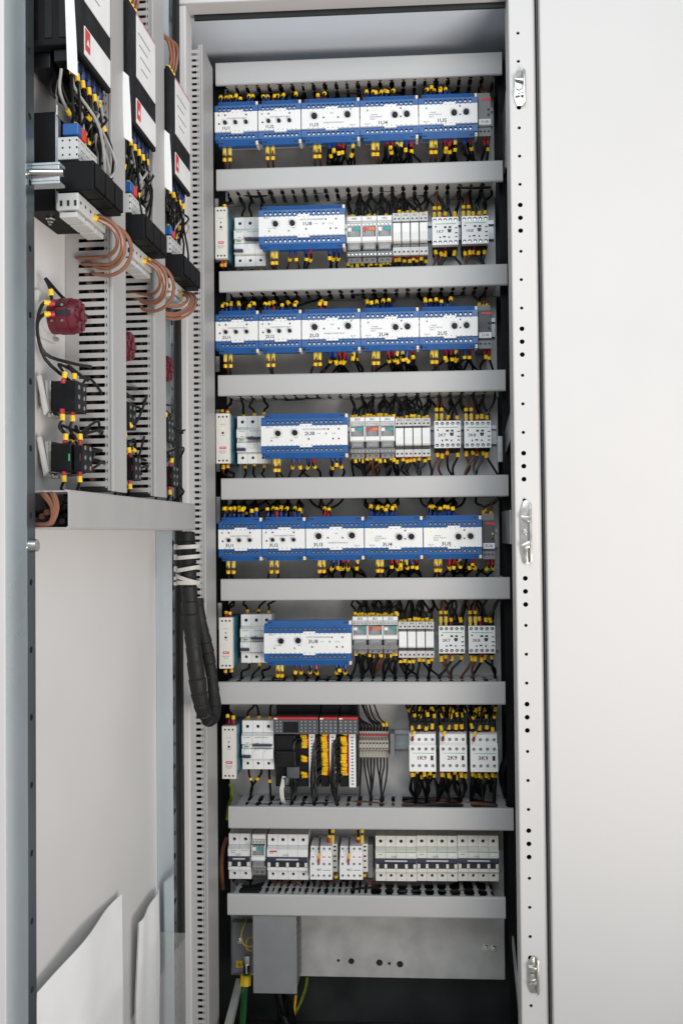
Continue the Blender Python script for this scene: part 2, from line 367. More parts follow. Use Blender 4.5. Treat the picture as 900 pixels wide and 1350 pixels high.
for i, (x0, x1, z0, z1) in enumerate(DUCTS):
    d = thing("wiring_duct", "grey slotted wiring duct across the mounting plate, %s of nine" % ORD[i], "wiring duct", ((x0+x1)/2, 0, z0), group="horizontal wiring ducts on the mounting plate")
    L = x1-x0; h = z1-z0
    def cover(b):
        yf = -0.1
        pr = [(yf, 0.003), (yf+0.0012, 0.0008), (yf+0.005, 0.0), (yf+0.005, 0.0022), (yf+0.0028, 0.0035), (yf+0.0028, h-0.0035), (yf+0.005, h-0.0022), (yf+0.005, h), (yf+0.0012, h-0.0008), (yf, h-0.003)]
        b.prism_x(pr, -L/2, L/2)
    part(d, "cover", "duct", cover)
    part(d, "base", "duct", lambda b: (b.box(-L/2+.004, L/2-.004, -0.003, -0.0005, 0.002, h-0.002), b.box(-L/2+.004, L/2-.004, -0.0098, -0.0031, h-0.0035, h-0.0019), b.box(-L/2+.004, L/2-.004, -0.0098, -0.0031, 0.0019, 0.0035)))
    fine = i == 8
    pitch = 0.0119 if fine else PITCH_X
    n = int((L-0.01)/pitch); off = -n*pitch/2+pitch/2
    SLOTS.append(((x0+x1)/2+off-pitch/2, pitch, n))
    up = i >= 5                                   # which slotted side faces the eye level
    wd = 0.0062 if fine else 0.0128
    miss = set()
    if fine:                                      # fingers snapped off behind the wide breakers and the first one
        miss = {1, 2, 3} | {k for k in range(n) if k > n*0.50 and k % 2 == 1} 
    if i == 7: miss = {n-13+k for k in (0, 1, 2, 3)} | {n-9, n-8, n-6, n-5, n-4} 
    if i == 7: miss = {int(n*0.665)+k for k in range(3)} | {int(n*0.79)+k for k in range(2)} | {int(n*0.89)+k for k in range(2)}
    for k in range(n):
        if k in miss: continue
        part(d, "finger", "duct", lambda b: finger(b, wd), key="finger%g" % wd, loc=(off+k*pitch+rnd(-.0004,.0004), 0, (h-0.0028) if up else 0.0028), rot=(rnd(-.012,.012), 0, rnd(-.02,.02)))
    def other(b):
        zz = 0.0028 if up else h-0.0028
        for k in range(n): b.box(off+k*pitch-wd/2, off+k*pitch+wd/2, -0.0945, -0.010, zz-0.0008, zz+0.0008)
    tag(part(d, "far_side_fingers", "duct", other), kind="stuff")
    # wires lying in the duct
    def fill(b):
        for k in range(24):
            b.mi = random.choice((0, 0, 0, 0, 1))
            yy, zz = rnd(-0.080, -0.012), rnd(0.011, h-0.011)
            b.tube(spline([(-L/2+0.012+(L-0.03)*t/9, yy+rnd(-.012,.012), zz+rnd(-.008,.008)) for t in range(10)], 3), rnd(0.003, 0.0055), 6)
    o = part(None, "bundled_wires", ["wire_black", "wire_brown"], fill, smooth=True); o.location = ((x0+x1)/2, 0, z0)
    tag(o, "black and brown wires lying inside the %s duct" % ORD[i], "wires", kind="stuff")

def duct_u(name, label, loc, rz, L, width, depth, pitch, wall_from, m="duct_vertical_shaded", group=None, base_h=0.3, vertical=True):
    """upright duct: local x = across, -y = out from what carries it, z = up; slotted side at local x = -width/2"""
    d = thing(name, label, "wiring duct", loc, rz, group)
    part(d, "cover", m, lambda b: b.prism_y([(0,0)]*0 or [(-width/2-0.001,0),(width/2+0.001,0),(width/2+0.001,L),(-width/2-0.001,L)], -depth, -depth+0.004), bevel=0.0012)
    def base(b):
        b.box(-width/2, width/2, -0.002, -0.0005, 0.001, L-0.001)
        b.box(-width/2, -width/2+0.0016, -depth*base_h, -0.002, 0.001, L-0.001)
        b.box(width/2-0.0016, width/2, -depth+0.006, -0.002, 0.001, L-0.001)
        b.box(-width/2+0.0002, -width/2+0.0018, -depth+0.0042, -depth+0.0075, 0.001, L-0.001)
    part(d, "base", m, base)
    n = int((L-0.004)/pitch)
    def fg(b):
        y0, y1 = -depth+0.0076, -depth*base_h
        b.box(0, 0.0016, y0, y1, -pitch*0.28, pitch*0.28)
        b.box(0.0001, 0.0015, y0+0.001, y0+0.003, pitch*0.28, pitch*0.5-0.0004); b.box(0.0001, 0.0015, y0+0.001, y0+0.003, -pitch*0.5+0.0004, -pitch*0.28)
    for k in range(n):
        part(d, "finger", m, fg, key="vf%s%g%g%g" % (m, depth, pitch, base_h), loc=(-width/2, 0, 0.004+pitch*(k+0.5)), rot=(0, rnd(-.02,.02), 0))
    def fill(b):
        for k in range(9):
            b.mi = random.choice((0, 0, 0, 1))
            xx, yy = rnd(-width*.28, width*.3), rnd(-depth+0.02, -0.012)
            b.tube(spline([(xx+rnd(-.007,.007), yy+rnd(-.01,.01), 0.01+(L-0.02)*t/12) for t in range(13)], 3), rnd(0.004, 0.0065), 6)
    o = part(None, "bundled_wires", ["wire_black", "wire_brown"], fill, smooth=True); o.location = loc; o.rotation_euler = (0, 0, rz)
    tag(o, "dark wires lying inside the " + label, "wires", kind="stuff")
    return d
RZD = math.radians(87.5)                          # the opened door: local x runs towards the hinge, local -y out of its inner face
HINGE = Vector((-0.39, -0.27, 0))
DD = Vector((-math.sin(math.radians(2.5)), -math.cos(math.radians(2.5)), 0)); DN = Vector((math.cos(math.radians(2.5)), -math.sin(math.radians(2.5)), 0))
def dp(s, h, z): return HINGE+DD*s+DN*h+Vector((0, 0, z))
# upright duct on the cabinet's side, its slotted side facing out of the cabinet
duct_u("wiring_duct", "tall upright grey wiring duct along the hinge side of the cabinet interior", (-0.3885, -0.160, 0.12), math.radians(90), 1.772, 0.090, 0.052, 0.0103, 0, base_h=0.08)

# ------------------------------------------------------------------ devices on the mounting plate
def dials(b, x, z, r, y):
    for k in range(11):
        t = math.radians(225-27*k); c, s = math.cos(t), math.sin(t); q = 0.0003
        p, e = (x+c*r*1.25, z+s*r*1.25), (x+c*r*1.55, z+s*r*1.55); nx, nz = -s*q, c*q
        b.add([(p[0]-nx,y,p[1]-nz),(e[0]-nx,y,e[1]-nz),(e[0]+nx,y,e[1]+nz),(p[0]+nx,y,p[1]+nz)], [(0,1,2,3)])
LAY = {
 'A': dict(k=[(.25,.45,.0034),(.49,.45,.0034),(.735,.45,.0034)], g=[(.10,.83)], r=[(.25,.83),(.74,.83)], n=8, lab=(.27,.17), ls=.0083, d=[(.11,.40)]),
 'B': dict(k=[(.225,.62,.0056),(.795,.64,.0056)], g=[(.85,.92)], r=[(.385,.53),(.635,.53)], n=10, lab=(.215,.18), ls=.009, d=[]),
 'C': dict(k=[(.60,.53,.0054),(.805,.55,.0054)], g=[(.13,.80)], r=[(.70,.86),(.70,.44)], n=10, lab=(.39,.16), ls=.009, d=[]),
 'D': dict(k=[(.20,.62,.0052),(.395,.64,.0052)], g=[(.125,.26),(.355,.26),(.755,.58)], r=[(.78,.80),(.90,.80),(.835,.32),(.90,.32),(.555,.32)], n=16, lab=(.565,.585), ls=.009, d=[])}
def protection_relay(x0, x1, yt, yb, lay, name_txt, label, lines, lit=False):
    cx, z0, w, h = span(x0, x1, yt, yb, -0.104)
    w -= 0.0008
    L = LAY[lay]; t = thing("protection_relay", label, "relay module", (cx, -0.004, z0), group="blue and white protection relays")
    K = "%s%.4f%.4f" % (lay, w, h); hb = h*0.285; a = -w/2
    part(t, "housing", "white", lambda b: (b.box(a+.0005, -a-.0005, -0.098, -0.083, hb*.85, h-hb*.85), b.box(a+.004, -a-.004, -0.0829, -0.001, h*.36, h*.64)), key=K, bevel=0.0006)
    fz0, fz1 = hb*0.97, h-hb*0.97
    part(t, "face_plate", "white", lambda b: b.prism_y([(a+.0004,fz0),(-0.011+w*.02,fz0),(-0.011+w*.02,fz0-.003),(0.011+w*.02,fz0-.003),(0.011+w*.02,fz0),(-a-.0004,fz0),(-a-.0004,fz1),(0.011+w*.02,fz1),(0.011+w*.02,fz1+.003),(-0.011+w*.02,fz1+.003),(-0.011+w*.02,fz1),(a+.0004,fz1)], -0.107, -0.0985), key=K, bevel=0.0005)
    n = L['n']; m0 = 0.0045 if n == 8 else (0.0085 if n == 10 else 0.008)
    m1 = 0.0085 if n != 16 else 0.008
    xs = lambda flip: [(a+(m0 if not flip else m1)+ (w-m0-m1)*(i+0.5)/n) for i in range(n)]
    T = []
    for top in (True, False):
        zz = (lambda z: z) if top else (lambda z: h-z)
        s0, s1, s2 = h-hb, h-hb*.40, h
        hx = xs(not top)
        def blk(b):
            zlo, zhi = sorted((zz(s0), zz(s1)))
            b.holes(a, -a, zlo, zhi, -0.102, [(x, (zlo+zhi)/2+(0.0008 if top else -0.0008), 0.0030) for x in hx], 0.0035, wall=0.019)
            p = [(-0.1012, zz(s1)), (-0.0965, zz(s2)), (-0.083, zz(s2)), (-0.083, zz(s1))]
            b.prism_x(p, a+0.0055, -a-0.0055)
            p = [(-0.0995, zz(s1)), (-0.097, zz(s1+(s2-s1)*.35)), (-0.083, zz(s1+(s2-s1)*.35)), (-0.083, zz(s1))]
            b.prism_x(p, a+0.0002, a+0.0054); b.prism_x(p, -a-0.0054, -a-0.0002)
        part(t, "terminal_block", "blue", blk, key=K+str(top))
        def scr(b):
            zc = (zz(s0)+zz(s1))/2+(0.0008 if top else -0.0008)
            for x in hx:
                an = rnd(0, 3.1); c, s = math.cos(an)*.0018, math.sin(an)*.0018
                b.cyl((x, -0.0995, zc-0.0006), (x, -0.0989, zc-0.0006), 0.0017, n=10)
        part(t, "terminal_screws", "terminal_screw", scr, key=K+str(top)+"s")
        part(t, "terminal_hole_shade", "black_print_shade", lambda b: [b.cyl((x, -0.0984, (zz(s0)+zz(s1))/2+(0.0008 if top else -0.0008)), (x, -0.0989, (zz(s0)+zz(s1))/2+(0.0008 if top else -0.0008)), 0.00295, n=12) for x in hx], key=K+str(top)+"h")  # black discs paint shade onto the bottoms of the recesses
        def vs(b):
            zc = zz(s1+(s2-s1)*.55); yy = -0.1012+0.0047*.55-0.0006
            for q in (-1, 1): b.box(q*(w/2-0.0105)-0.0035, q*(w/2-0.0105)+0.0035, yy-0.0002, yy+0.004, zc-0.0009, zc+0.0009)
        part(t, "end_slots", "black_print_shade", vs, key=K+str(top)+"v")
    fx = lambda u: a+u*w; fz = lambda v: fz0+v*(fz1-fz0); yf = -0.107
    for (u, v, r) in L['k']:
        an = rnd(-2.2, 2.2)
        kn = part(t, "knob", "black", lambda b: (b.cyl((0,0,0), (0,-0.0035,0), r, r*.94, n=18), b.cyl((0,-0.0035,0), (0,-0.006,0), r*.80, r*.74, n=18), b.box(-r*.1, r*.1, -0.0064, -0.0058, 0, r*.7)), key="kn%g" % r, smooth=True)
        kn.location = (fx(u), yf, fz(v)); kn.rotation_euler = (0, an, 0)
    if lay != 'A' or True:
        part(t, "dial_scale", "grey_print", lambda b: [dials(b, fx(u), fz(v), r, yf-0.0003) for u, v, r in L['k']], key=K+"dial")
    for col, lst in (("led_lit" if lit else "led_green", L['g']), ("led_red", L['r']), ("black_print_shade", L['d'])):
        for (u, v) in lst:
            part(t, "indicator_light" if col != "black_print_shade" else "adjust_hole", "led_green" if (lay == 'D' and col == "led_lit") else col, lambda b: b.cyl((0,0.001,0), (0,-0.0014,0), 0.0018, 0.0014, n=10), key="led", loc=(fx(u), yf, fz(v)), smooth=True)
    text(t, "marking", name_txt, L['ls'], "black_print_shade", fx(L['lab'][0]), yf-0.0003, fz(L['lab'][1]), bold=0.012, sx=1.15)
    for (s, sz, u, v) in lines: text(t, "printed_text", s, sz, "grey_print", fx(u), yf-0.0003, fz(v))
    # terminal number ticks under the blocks
    def tick(b):
        for i, x in enumerate(xs(False)): b.add([(x-.0008,yf-.0002,fz(.955)),(x+.0008,yf-.0002,fz(.955)),(x+.0008,yf-.0002,fz(.99)),(x-.0008,yf-.0002,fz(.99))], [(0,1,2,3)])
        for i, x in enumerate(xs(True)): b.add([(x-.0008,yf-.0002,fz(.01)),(x+.0008,yf-.0002,fz(.01)),(x+.0008,yf-.0002,fz(.045)),(x-.0008,yf-.0002,fz(.045))], [(0,1,2,3)])
    part(t, "terminal_numbers", "grey_print", tick, key=K+"tk")
    part(t, "mounting_foot", "warm_white", lambda b: (b.box(-a-0.0048, -a-0.0003, -0.0985, -0.07, 0.001, hb*.42), b.box(-a-0.0046, -a-.0005, -0.1, -0.0992, 0.0035, hb*.30)), key=K+"mf", bevel=0.0006)
    part(t, "mounting_foot", "warm_white", lambda b: b.box(-a-0.0048, -a-0.0003, -0.0985, -0.07, h-hb*.42, h-0.001), key=K+"mft", bevel=0.0006)
    return dict(cx=cx, z0=z0, w=w, h=h, top=[cx+x for x in xs(False)], bot=[cx+x for x in xs(True)], zt=z0+h, zb=z0)

# ---- wires
NWK = {}
MAXW = 290
STUFF = []                                         # wires beyond the first 300 go into one object
FERR = {'b': "ferrule_blue", 'r': "ferrule_red", 'y': "pale_yellow", None: None}
def wire(pts, r, col, label, group, ferr=None, flen=0.010, marker=(0.013, 0.007), mcol="yellow", name="wire", cat="wire", mk2=None, bulk=False):
    if name == "wire": name = {"wire_black": "black_wire", "wire_brown": "brown_wire"}.get(col, "wire")
    pts = [Vector(p) for p in pts]; o0 = pts[0].copy(); sp = [p-o0 for p in spline(pts, 8 if col == 'wire_copper' else 4)]
    d = (pts[1]-pts[0]).normalized()
    pieces = [("sheath", col, lambda b: b.tube(sp, r, 6))]
    if ferr: pieces.append(("ferrule", FERR[ferr], lambda b: b.cyl(d*-0.0005, d*flen, r*1.75, r*1.45, n=8)))
    def mark(dist, ln):
        acc = 0
        for i in range(len(sp)-1):
            l = (sp[i+1]-sp[i]).length
            if acc+l >= dist:
                p = sp[i]+(sp[i+1]-sp[i])*((dist-acc)/l); t = (sp[i+1]-sp[i]).normalized(); return (p, p+t*ln)
            acc += l
        return (sp[-2], sp[-1])
    if marker:
        a, e = mark(*marker); pieces.append(("marker_sleeve", mcol, lambda b: b.cyl(a, e, r*1.6, n=8)))
    if mk2:
        a2, e2 = mark(*mk2); pieces.append(("marker_sleeve", mcol, lambda b: b.cyl(a2, e2, r*1.75, n=8)))
    if bulk or NWK.get(name, 0) >= MAXW:
        STUFF.append((o0, pieces)); return
    NWK[name] = NWK.get(name, 0)+1
    root = None
    for nm, m, fn in pieces:
        ob = part(root, nm if root else name, m, fn, smooth=True)
        if root is None: root = ob; ob.location = o0; tag(ob, label, cat, group)
def slot_x(di, x):
    s0, p, n = SLOTS[di]; k = round((x-s0)/p); return s0+min(max(k, 0), n)*p
def gap(x, zt, di, up, label, col="wire_black", ferr='b', r=0.0022, jx=0.016, yt=-0.088, flen=0.0115, mark=None, mlen=0.007, thick=False, bulk=False, nomark=False, mk2=None):
    """a wire from a terminal up or down into duct di"""
    dn = 1 if up else -1
    zd = DUCTS[di][2] if up else DUCTS[di][3]
    xd = slot_x(di, x+rnd(-jx, jx)); yd = rnd(-0.052, -0.028)
    gapz = abs(zd-zt)
    ze = zd+dn*0.016
    if thick:
        pts = [(x, yt, zt-dn*0.002), (x, yt, zt+dn*0.018), (x*0.6+xd*0.4+rnd(-.003,.003), yt*.6+yd*.4, zt+dn*gapz*.72), (xd, yd, ze)]
        wire(pts, 0.0023, "wire_brown", label, label, 'y', 0.0155, (0.020, 0.006), "yellow", mk2=None)
        return
    m = mark+rnd(-.002, .004) if mark is not None else rnd(0.011, 0.019)
    mlen *= rnd(.65, 1.05); flen *= rnd(.75, 1.25)
    if mark is None and rnd(0, 1) < .12: nomark = True
    pts = [(x, yt, zt-dn*0.002), (x+rnd(-.0025,.0025), yt+rnd(-.004,.004), zt+dn*min(0.014, gapz*.5)), (x*0.5+xd*0.5+rnd(-.008,.008), yt*.55+yd*.45, zt+dn*gapz*.66), (xd, yd, zd), (xd+rnd(-.004,.004), yd, ze)]
    wire(pts, r, col, label, label, ferr, flen, None if nomark else (m, mlen), bulk=bulk, mk2=mk2)

ROWN = {0: "top row", 2: "third row", 4: "fifth row"}
rows = [
 (0, '1', [283.5,340.5,397.3,474.3,551.3,629.3], (134.2,192.5,-0.0373), (629.8,646.5)),
 (2, '2', [284.5,341.2,397.7,475.2,552.3,629.7], (409.7,466.3,-0.0205), (630.2,647.3)),
 (4, '3', [288.2,345.7,403.0,480.2,557.4,635.0], (682.3,740.0,-0.0095), (635.6,651.8))]
AB = [("LOAD DEVIATION RELAY", .0032, .52, .66)], [("LOAD FREQUENCY RELAY", .0032, .52, .66)]
for r, pre, xb, (yt, yb, sl), (rx0, rx1) in rows:
    desc = ["narrow blue and white relay module with three small knobs marked %sU1", "narrow blue and white relay module with three small knobs marked %sU2",
            "blue and white reverse power relay with two separate knobs marked %sU3", "blue and white overcurrent relay with paired knobs marked %sU4", "blue and white short circuit relay with paired knobs marked %sU5"]
    lin = [AB[0], AB[1], [("REVERSE POWER RELAY", .0034, .56, .27), ("TIME", .003, .52, .74), ("SELCO", .0034, .88, .12)],
           [("3 PHASE", .0032, .24, .58), ("OVERCURRENT", .0032, .27, .47), ("RELAY", .0032, .22, .36), ("SELCO", .0034, .13, .12)],
           [("3 PHASE", .0032, .24, .58), ("SHORT CIRCUIT", .0032, .28, .47), ("RELAY", .0032, .22, .36), ("SELCO", .0034, .13, .12)]]
    R = []
    for k in range(5):
        xm = (xb[k]+xb[k+1])/2; dy = (xm-xb[0])*sl
        R.append(protection_relay(xb[k], xb[k+1], yt+dy, yb+dy, 'AABCC'[k], "%sU%d" % (pre, k+1), desc[k] % pre, lin[k], lit=(r == 4 and k >= 2)))
    up, dn = r, r+1
    def W(dev, idx, upw, ferrs, what):
        for i, f in zip(idx, ferrs):
            gap(dev['top' if upw else 'bot'][i], (dev['zt']-0.001) if upw else (dev['zb']+0.001), up if upw else dn, upw, what, ferr=f, mk2=None if rnd(0, 1) > .35 else (0.02, 0.006))
            for _ in range(2): gap(dev['top' if upw else 'bot'][i]+rnd(-.003, .003), (dev['zt']-0.004) if upw else (dev['zb']+0.004), up if upw else dn, upw, '', ferr=None, yt=rnd(-.075, -.05), nomark=rnd(0, 1) < .85, bulk=True, jx=.03, mark=.012)
    for k in (0, 1):
        W(R[k], (0, 1, 2, 3, 4, 6, 7), True, "bbrbbbb" if k else "bbbbbbb", "thin black wire with ferrule and yellow marker above relay %sU%d" % (pre, k+1))
        for i in (0, 1): gap(R[k]['bot'][i]+0.002+0.0022*(2*i-1)*.4, R[k]['zb']+.001, dn, False, "brown wire with pale yellow sleeve below relay %sU%d" % (pre, k+1), thick=True)
    W(R[2], (2, 3), True, "rr", "black wire with red ferrule above relay %sU3" % pre)
    for k in (3, 4): W(R[k], (0, 1, 2, 3, 4, 5), True, "bbbbbb", "black wire with blue ferrule and yellow marker above relay %sU%d" % (pre, k+1))
    for k in (2, 3, 4):
        for i in (1, 2): gap(R[k]['bot'][i]+(0.0006 if i == 1 else -.0004), R[k]['zb']+.001, dn, False, "brown wire with pale yellow sleeve below relay %sU%d" % (pre, k+1), thick=True)
    W(R[2], (4, 5, 6, 7, 9), False, "bbrry", "black wire with coloured ferrule below relay %sU3" % pre)
    W(R[3], (4, 5, 6, 7, 8, 9), False, "rryybr", "black wire with coloured ferrule below relay %sU4" % pre)
    W(R[4], (4, 5, 6, 8, 9), False, "rrybr", "black wire with coloured ferrule below relay %sU5" % pre)
    # slim grey timer relay at the end of the row
    dy = (638-xb[0])*sl
    cx, z0, w, h = span(rx0, rx1, yt+dy+5, yb+dy+0.5, -0.085)
    t = thing("timer_relay", "slim dark grey timer relay with red stripe and white tag marked %sU6" % pre, "relay module", (cx, -0.004, z0), group="slim grey timer relays")
    K = "tr%.4f%.4f" % (w, h)
    part(t, "body", "plc_grey" if pre != '1' else "mid_grey", lambda b: b.box(-w/2, w/2, -0.085, 0, h*.22, h*.96), bevel=0.0008)
    part(t, "terminal_block", "mid_grey", lambda b: b.holes(-w/2, w/2, 0, h*.215, -0.082, [(-w/2+w*(i+.5)/3, h*.11, .0022) for i in range(3)], .004, wall=.07))
    part(t, "terminal_block", "mid_grey", lambda b: b.box(-w/2, w/2, -0.07, 0, h*.962, h*1.13), bevel=0.0005)
    part(t, "stripe", "red", lambda b: b.prism_y([(-w*.3,h*.87),(w*.49,h*.84),(w*.49,h*.91),(-w*.2,h*.91)], -0.0856, -0.084))
    part(t, "name_tag", "white", lambda b: b.box(-w*.48, w*.48, -0.0862, -0.084, h*.26, h*.40), bevel=0.0003)
    text(t, "marking", "%sU6" % pre, 0.0075, "black_print_shade", 0, -0.0865, h*.33, sx=1.1)
    for q in range(2): part(t, "adjuster", "yellow" if (pre == '3' and q) else "black", lambda b: b.cyl((0,0,0), (0,-0.0016,0), 0.0018, n=10), key="adj", loc=(w*.3, -0.085, h*(.5+.13*q)))
    for q in range(3):
        gap(cx-w/2+w*(q+.5)/3, z0+h*1.12, up, True, "brown wire above slim relay %sU6" % pre, col="wire_brown" if q else "wire_black", ferr=None, yt=-.05, mark=.004)
        if q: gap(cx-w/2+w*(q+.5)/3, z0, dn, False, "black wire with red ferrule below slim relay %sU6" % pre, ferr='r', yt=-.07)

def screws_at(b, xs, z, y, r=0.0016):
    for x in xs: b.cyl((x, y, z), (x, y-0.0008, z), r, n=10)
def power_supply(x0, x1, yt, yb, where, mk):
    cx, z0, w, h = span(x0, x1, yt, yb, -0.10)
    t = thing("power_supply", "slim white and teal power supply %s" % where, "power supply", (cx, -0.004, z0), group="slim white and teal power supplies")
    K = "psu%.4f%.4f" % (w, h)
    part(t, "case", "teal", lambda b: b.box(-w/2+.0004, w/2+.0004, -0.088, 0, .001, h-.001), bevel=0.0008)
    def front(b):
        b.holes(-w/2, w/2, h*.89, h, -0.1, [(-w*.28,h*.935,.0019),(0,h*.935,.0019),(w*.28,h*.935,.0019)], .003, wall=.0118)
        b.box(-w/2, w/2, -0.1, -0.0884, h*.111, h*.889)
        b.holes(-w/2, w/2, 0, h*.11, -0.1, [(-w*.28,h*.055,.0019),(0,h*.055,.0019),(w*.28,h*.055,.0019)], .003, wall=.0118)
    part(t, "front_cover", "warm_white", front)
    part(t, "terminal_hole_shade", "black_print_shade", lambda b: [b.cyl((x, -0.0972, z), (x, -0.0976, z), .0018, n=10) for x in (-w*.28, 0, w*.28) for z in (h*.935, h*.055)])
    part(t, "logo_plate", "red", lambda b: b.box(-w*.23, w*.23, -0.1004, -0.0995, h*.285, h*.335))
    text(t, "logo", "MW", 0.0042, "white", 0, -0.1007, h*.31, bold=0.01)
    for s, z in (("DC OK", .78), ("V ADJ", .56), ("MEAN WELL", .24), ("MDR-20", .205)): text(t, "printed_text", s, 0.0024, "grey_print", 0, -0.1003, h*z)
    part(t, "indicator_light", "led_lit" if mk == 2 else "black_print_shade", lambda b: b.cyl((0,0,0), (0,-0.0008,0), .0012, n=10), loc=(0, -0.1, h*.70))
    part(t, "adjuster", "black_print_shade", lambda b: b.cyl((0,0,0), (0,-0.0006,0), .0021, n=12), loc=(0, -0.1, h*.61))
    return cx, z0, w, h
def breaker(x0, x1, yt, yb, n, where, style, name="circuit_breaker", group="white circuit breakers"):
    cx, z0, w, h = span(x0, x1, yt, yb, -0.06)
    t = thing(name, where, "circuit breaker", (cx, -0.004, z0), group=group)
    p = w/n
    for i in range(n):
        xa, xb_ = -w/2+i*p+.0002, -w/2+(i+1)*p-.0002
        def pole(b):
            q = p/2-.0002
            b.holes(-q, q, h*.76, h, -0.056, [(0, h*.88, .0032)], .005, wall=.05)
            b.holes(-q, q, 0, h*.215, -0.056, [(0, h*.12, .0028)], .005, wall=.05)
            b.prism_x([(-0.05,h*.218),(-0.064,h*.232),(-0.064,h*.43),(-0.058,h*.445),(-0.058,h*.52),(-0.066,h*.54),(-0.066,h*.70),(-0.058,h*.757),(-0.05,h*.757)], -q, q)
        part(t, "pole", "white" if style != 'g' else "warm_white", pole, key="pole%s%.4f%.4f" % (style, p, h), bevel=0.0, loc=((xa+xb_)/2, 0, 0))
        def hole(b):
            b.cyl((0,-0.0512,h*.88), (0,-0.0518,h*.88), .0031, n=12); b.cyl((0,-0.0512,h*.12), (0,-0.0518,h*.12), .0027, n=12)
        part(t, "terminal_hole_shade", "black_print_shade", hole, key="ph%.4f" % h, loc=((xa+xb_)/2, 0, 0))
    if style == 'a':        # motor-type three-pole breaker with a dark lever bar and green status window
        part(t, "lever", "navy", lambda b: b.box(-w/2+p*1.05, w/2-.002, -0.072, -0.0582, h*.50, h*.545), bevel=0.0012)
        part(t, "lever", "navy", lambda b: b.box(-w/2+.001, -w/2+p*.9, -0.070, -0.0642, h*.255, h*.315), bevel=0.0012)
        part(t, "status_window", "green_print", lambda b: b.box(-w/2+p*.25, -w/2+p*.7, -0.0668, -0.066, h*.475, h*.50))
        for i in range(n):
            part(t, "recess_button", "white", lambda b: b.cyl((0,0,0), (0,-.0015,0), p*.30, p*.28, n=16), key="rb%.4f" % p, smooth=True, loc=(-w/2+(i+.5)*p, -0.064, h*.37))
        for i, s in enumerate(("Schneider", "Schneider Electric")):
            text(t, "printed_text", s, 0.0033, "green_print", -w/2+p*(.5 if not i else 1.9), -0.0665, h*.675, sx=1.0)
        for i in range(2): part(t, "label_mark", "red" if i == 0 else "grey_print", lambda b: b.box(-.0028, .0028, -.0003, .0003, -.0004, .0004), loc=(-w/2+p*(.55+i*.95), -0.0663, h*.56))
    else:
        part(t, "lever_bar", "navy", lambda b: b.box(-w/2+.0006, w/2-.0006, -0.0685, -0.066, h*.445, h*.535), bevel=0.0008)
        part(t, "lever_well", "black_print_shade", lambda b: b.box(-w/2+.0008, w/2-.0008, -0.0646, -0.0638, h*.305, h*.43))
        part(t, "lever_label", "light_grey", lambda b: b.box(-w*.27, w*.27, -0.0689, -0.0684, h*.475, h*.508))
        for i in range(n+1):
            if 0 < i < n or True:
                x = min(max(-w/2+i*p, -w/2+.002), w/2-.002)
                part(t, "divider", "warm_white", lambda b: b.box(-p*.13, p*.13, -0.0672, -0.0648, h*.32, h*.415), key="dv%.4f%.4f" % (p, h), loc=(x if 0 < i < n else x+(p*.09 if i == 0 else -p*.09), 0, 0), bevel=0.0005)
        col = "red" if style == 'r' else "green_print"
        if style == 'r': part(t, "brand_plate", "red", lambda b: b.box(-w/2+p*.25, -w/2+p*.95, -0.0667, -0.0659, h*.645, h*.675))
        elif n == 4:
            part(t, "green_line", col, lambda b: b.box(-w/2+p*.9, w/2-.001, -0.0663, -0.0659, h*.668, h*.685))
            text(t, "printed_text", "Schneider", 0.0034, "green_print", -w/2+p*.5, -0.0663, h*.677)
            part(t, "rating_plate", "white", lambda b: b.box(w/2-p*.75, w/2-p*.15, -0.0666, -0.066, h*.60, h*.635))
        else:
            for i in range(n): text(t, "printed_text", "Schneider", 0.0031, "green_print", -w/2+p*(i+.5), -0.0663, h*.67)
        text(t, "printed_text", "C60N", 0.003, "grey_print", -w/2+p*.45, -0.0663, h*.62)
        text(t, "printed_text", "1|3|5|7", 0.0042, "grey_print", -w*.05, -0.0663, h*.575)
    return dict(cx=cx, z0=z0, w=w, h=h, p=p, xs=[cx-w/2+(i+.5)*p for i in range(n)])
